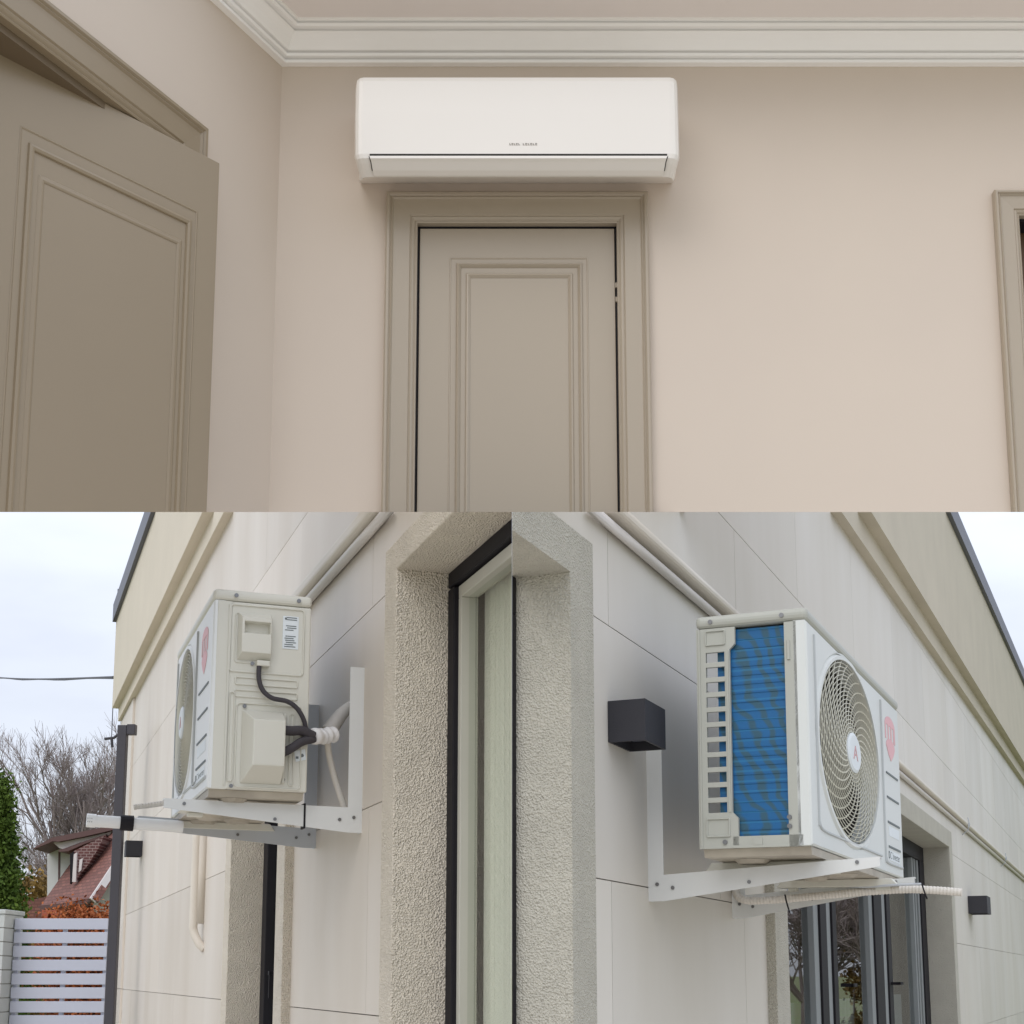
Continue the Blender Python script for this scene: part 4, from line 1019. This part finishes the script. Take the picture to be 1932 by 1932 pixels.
for zz in (0, -0.042):
    mb = MB(FB); h_ = hpx(FB, 1166, 540)[1] + zz; mb.box(lx1 + .0005, lx1 + .0055, -.02, -.006, h_, h_ + .014)
    mb.build('hinge', M['door'], LD)
# --- door / glazed frame at the right edge
D2 = thing('door', 'greige door frame cut off at the right edge of the room', 'door', (rx0 + .5, 3.7, 1.6), 'T')
qx = hpx(FB, 1871, 366)
dark_rx = rx0
casing(FB, qx[0], qx[0] + 1.05, qx[1], 1.6, [(a_ * .80, b_) for a_, b_ in cprof], M['door'], 'door_casing', D2)
mb = MB(FB); mb.box(qx[0] + .0705, qx[0] + .076, -.14, -.01, 1.6, qx[1] - .0705); mb.box(qx[0] + .0705, qx[0] + .96, -.14, -.01, qx[1] - .078, qx[1] - .0705); mb.build('rebate', M['black'], D2)
mb = MB(FB); mb.box(qx[0] + .078, qx[0] + .95, -.10, -.07, 1.6, qx[1] - .08); mb.build('door_leaf', M['brown'], D2)
mb = MB(FB); mb.box(qx[0] + .079, qx[0] + .084, -.062, -.05, qx[1] - .40, qx[1] - .125); mb.build('hinge_strip', M['galv'], D2)
# --- side wall casing
D3 = thing('doorway', 'greige door casing on the side wall behind the open door', 'doorway', FW(od - .4, 0, 1.6), 'T')
mb = sweep(FW, [(cs0, 1.6), (cs0, czo), (cs0 - 1.12, czo), (cs0 - 1.12, 1.6)], [(-1, 0), (-1, -1), (1, -1), (1, 0)], [(a_ * 1.25, b_) for a_, b_ in cprof]); mb.build('door_casing', M['leafdoor'], D3)
mb = MB(FW); mb.box(od - .94, od - .001, -.13, -.012, oz - .02, oz - .001); mb.box(od - .02, od - .001, -.13, -.012, 1.6, oz - .02); mb.build('door_liner', M['liner'], D3)
# --- open door leaf
zl = oz - 0.004
r = ray(414.6, 308); kk = (zl - EYE) / r.z; pe = CAMP + r * kk
FD = Frame(3333, (pe.x, pe.y))
DT = thing('door', 'open greige door leaf with framed panel filling the left of the room', 'door', (pe.x - .3, pe.y - .35, 1.6), 'T')
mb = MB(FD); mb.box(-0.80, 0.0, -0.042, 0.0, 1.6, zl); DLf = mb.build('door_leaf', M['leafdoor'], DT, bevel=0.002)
T0 = 0.0
def dpan(u0, v0, u1, v1, prof):
    s0, z0_ = FD.px(u0, v0); s1, z1_ = FD.px(u1, v1); zt_ = (z0_ + z1_) / 2
    mb = sweep(FD, [(s0, 1.75), (s0, zt_), (s1, zt_), (s1, 1.75)], [(1, 0), (1, -1), (-1, -1), (-1, 0)], prof); mb.build('moulding', M['leafdoor'], DLf)
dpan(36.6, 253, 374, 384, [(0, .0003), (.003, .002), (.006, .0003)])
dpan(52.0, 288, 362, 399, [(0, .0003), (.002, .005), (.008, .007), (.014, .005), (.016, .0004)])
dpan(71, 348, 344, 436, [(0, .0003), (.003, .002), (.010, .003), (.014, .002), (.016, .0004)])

# --- crown moulding along both walls
CRp = [(0, 0), (.020, 0), (.021, .10), (.012, .115), (.012, .145), (.030, .16), (.033, .25), (.024, .265), (.024, .30), (.038, .315), (.044, .40), (.056, .54), (.070, .67), (.076, .70), (.068, .715), (.068, .75), (.088, .765), (.091, .86), (.082, .875), (.082, .90), (.096, .915), (.096, 1.0)]
Hh = HC - Hcr0; mxh = 0.118
mb = MB(); nB, nW = FB.n, FW.n; cpt = Vector((cornerx, 3.7, 0))
bis = (nB + nW); bis = bis / (bis.dot(nB))
rows_ = []
for e2, hh in CRp:
    z = Hcr0 + hh * Hh
    a = cpt + FW.d * -2.1 + FW.n * e2; b_ = cpt + bis * e2; c = Vector((xr, 3.7, 0)) + nB * e2
    rows_.append([mb.bm.verts.new(Vector((q.x, q.y, z))) for q in (a, b_, c)])
for i in range(len(rows_) - 1):
    for k in range(2): mb.face([rows_[i][k], rows_[i][k + 1], rows_[i + 1][k + 1], rows_[i + 1][k]])
o = mb.build('crown_moulding', M['crown'], zone='T', recalc=False); struct(o)

# --- indoor unit
IA = thing('indoor_air_conditioner', 'wide white wall mounted indoor unit above the closed door', 'air conditioner', FB(.02, 0, hpx(FB, 970, 345)[1]), 'T')
tF = 0.185
def hz(v, t): return FB.px(970, v, t)[1]
zT, zM, zL = hz(139, tF), hz(289, tF + .008), hz(334, 0.150)
zB = hz(346, 0.0)
def xs(u, v, t): return FB.px(u, v, t)[0]
prof = [(0.0, zT + .005, 'a'), (0.03, zT + .004, 'a'), (tF - .03, zT + .002, 'a'), (tF - .008, zT - .006, 'a'), (tF, zT - .022, 'a'), (tF + .004, (zT + zM) / 2, 'a'), (tF + .006, zM, 'a'),
        (tF + .004, zM - .012, 'b'), (tF - .006, (zM + zL) / 2, 'b'), (0.158, zL + .006, 'b'), (0.150, zL, 'b'), (0.10, hz(338, .10), 'b'), (0.05, hz(342, .05), 'b'), (0.0, zB, 'b')]
xl = lambda z: (xs(670, 200, tF) - 0.002) if z > zM else xs(670, 200, tF) + (zM - z) * 0.30
xrr = lambda z: xs(1281, 200, tF) if z > zM else xs(1281, 200, tF) - (zM - z) * 0.30
mb = MB(FB); cols = []
fr_ = [0, .004, .012, .022]; ins = [0.020, 0.008, 0.002, 0.0]
st = []
for k in range(4): st.append((0, fr_[k], ins[k]))
for k in range(3, -1, -1): st.append((1, fr_[k], ins[k]))
for side, off, inn in st:
    ring = []
    for (t, z, _) in prof:
        X_ = (xl(z) + off) if side == 0 else (xrr(z) - off)
        tc_, zc_ = 0.0, (zT + zB) / 2
        ring.append(mb.v(X_, max(0.0, t - inn * (1 if t > .1 else 0)), z + (-inn * .5 if z > zM + .05 and t > .02 else 0)))
    cols.append(ring)
for i in range(len(cols) - 1):
    for k in range(len(prof) - 1): mb.face([cols[i][k], cols[i][k + 1], cols[i + 1][k + 1], cols[i + 1][k]])
mb.face(cols[0]); mb.face(cols[-1][::-1])
ib = mb.build('housing', M['iac'], IA, smooth=False)
# louvre flap; a dark box above it stands in for the gap's shade
lx_0, lx_1 = xs(697, 296, tF + .01), xs(1259, 296, tF + .01); lb0, lb1 = xs(706, 333, .15), xs(1250, 333, .15)
mb = MB(FB); mb.hexa([(lx_0, .15, zM - .010), (lx_1, .15, zM - .010), (lx_1, tF + .0075, zM - .0095), (lx_0, tF + .0075, zM - .0095), (lx_0, .15, zM - .001), (lx_1, .15, zM - .001), (lx_1, tF + .0075, zM - .0015), (lx_0, tF + .0075, zM - .0015)])
mb.build('slot_shade', M['cavity'], IA)
mb = MB(FB); pf = [(tF + .0095, zM - .0085), (tF + .010, zM - .016), (tF + .002, (zM + zL) / 2), (0.170, zL + .007), (0.157, zL - .0005)]
A = []; 
for i, (t, z) in enumerate(pf):
    q = i / (len(pf) - 1); a = lx_0 + (lb0 - lx_0) * q; b_ = lx_1 + (lb1 - lx_1) * q
    A.append([mb.v(a, t - .004, z), mb.v(a, t, z), mb.v(b_, t, z), mb.v(b_, t - .004, z)])
for i in range(len(A) - 1): mb.loops(A[i], A[i + 1])
mb.face(A[0]); mb.face(A[-1][::-1])
fl_ = mb.build('louvre_flap', M['iac'], IA)
mb = MB(FB)
for sx0, sx1 in (((lx_0, lb0), (lx_0 - .0025, lb0 - .0025)), ((lx_1, lb1), (lx_1 + .0025, lb1 + .0025))):
    for i in range(len(pf) - 2):
        q0, q1 = i / 4, (i + 1) / 4; L0 = lambda q: sx0[0] + (sx0[1] - sx0[0]) * q; L1 = lambda q: sx1[0] + (sx1[1] - sx1[0]) * q
        mb.poly([(L0(q0), pf[i][0] - .003, pf[i][1]), (L1(q0), pf[i][0] - .003, pf[i][1]), (L1(q1), pf[i + 1][0] - .003, pf[i + 1][1]), (L0(q1), pf[i + 1][0] - .003, pf[i + 1][1])])
mb.build('flap_gap', M['cavity'], IA, recalc=False)
lgx, lgz = FB.px(961, 272, tF + .006)
mb = MB(FB); rnd = random.Random(2); x = lgx
for wlen, nl in ((0.030, 5), (0.040, 6)):
    for k in range(nl):
        x_ = x + k * wlen / nl; ww = wlen / nl * .72
        mb.box(x_, x_ + ww, tF + .0055, tF + .0066, lgz - .0028, lgz - .0013); mb.box(x_, x_ + ww * .4, tF + .0055, tF + .0066, lgz - .0013, lgz + .0028)
        if k % 2: mb.box(x_, x_ + ww, tF + .0055, tF + .0066, lgz + .0013, lgz + .0028)
    x += wlen + .006
mb.build('lettering', M['logo'], IA)

# ================================================================== CUT THE THREE SETS WHERE THEY MEET
m_up = Vector((1, 0, 0)).cross(ray(966, 966)).normalized()
def cut(o, co, no):
    """remove what lies on the side the normal points to, and close the cut"""
    me = o.data; mw = o.matrix_world
    ds = [(mw @ v.co - co).dot(no) for v in me.vertices]
    if not ds: return False
    if max(ds) <= 1e-6: return True
    if min(ds) >= -1e-6: return False
    inv = mw.inverted(); bm = bmesh.new(); bm.from_mesh(me)
    r = bmesh.ops.bisect_plane(bm, geom=bm.verts[:] + bm.edges[:] + bm.faces[:], dist=1e-6, plane_co=inv @ co, plane_no=(inv.to_3x3() @ no), clear_outer=True)
    es = [e for e in r['geom_cut'] if isinstance(e, bmesh.types.BMEdge) and len(e.link_faces) == 1]
    if es:
        try: bmesh.ops.holes_fill(bm, edges=es, sides=0)
        except Exception: pass
    ok = len(bm.faces) > 0
    bm.to_mesh(me); bm.free(); return ok
bpy.context.view_layer.update()
dead = []
for o in list(bpy.data.objects):
    z = ZONE.get(o.name)
    if o.type != 'MESH' or not z or z == 'BG': continue
    ok = True
    if z == 'T': ok = cut(o, CAMP + ray(966, 966.3), -m_up)
    else:
        ok = cut(o, CAMP + ray(966, 965.7), m_up)
        if ok: ok = cut(o, Vector((0.0002 if z == 'R' else -0.0002, 0, 0)), Vector((-1 if z == 'R' else 1, 0, 0)))
    if not ok: dead.append(o)
for o in dead: 
    for c in list(o.children): bpy.data.objects.remove(c)
    bpy.data.objects.remove(o)
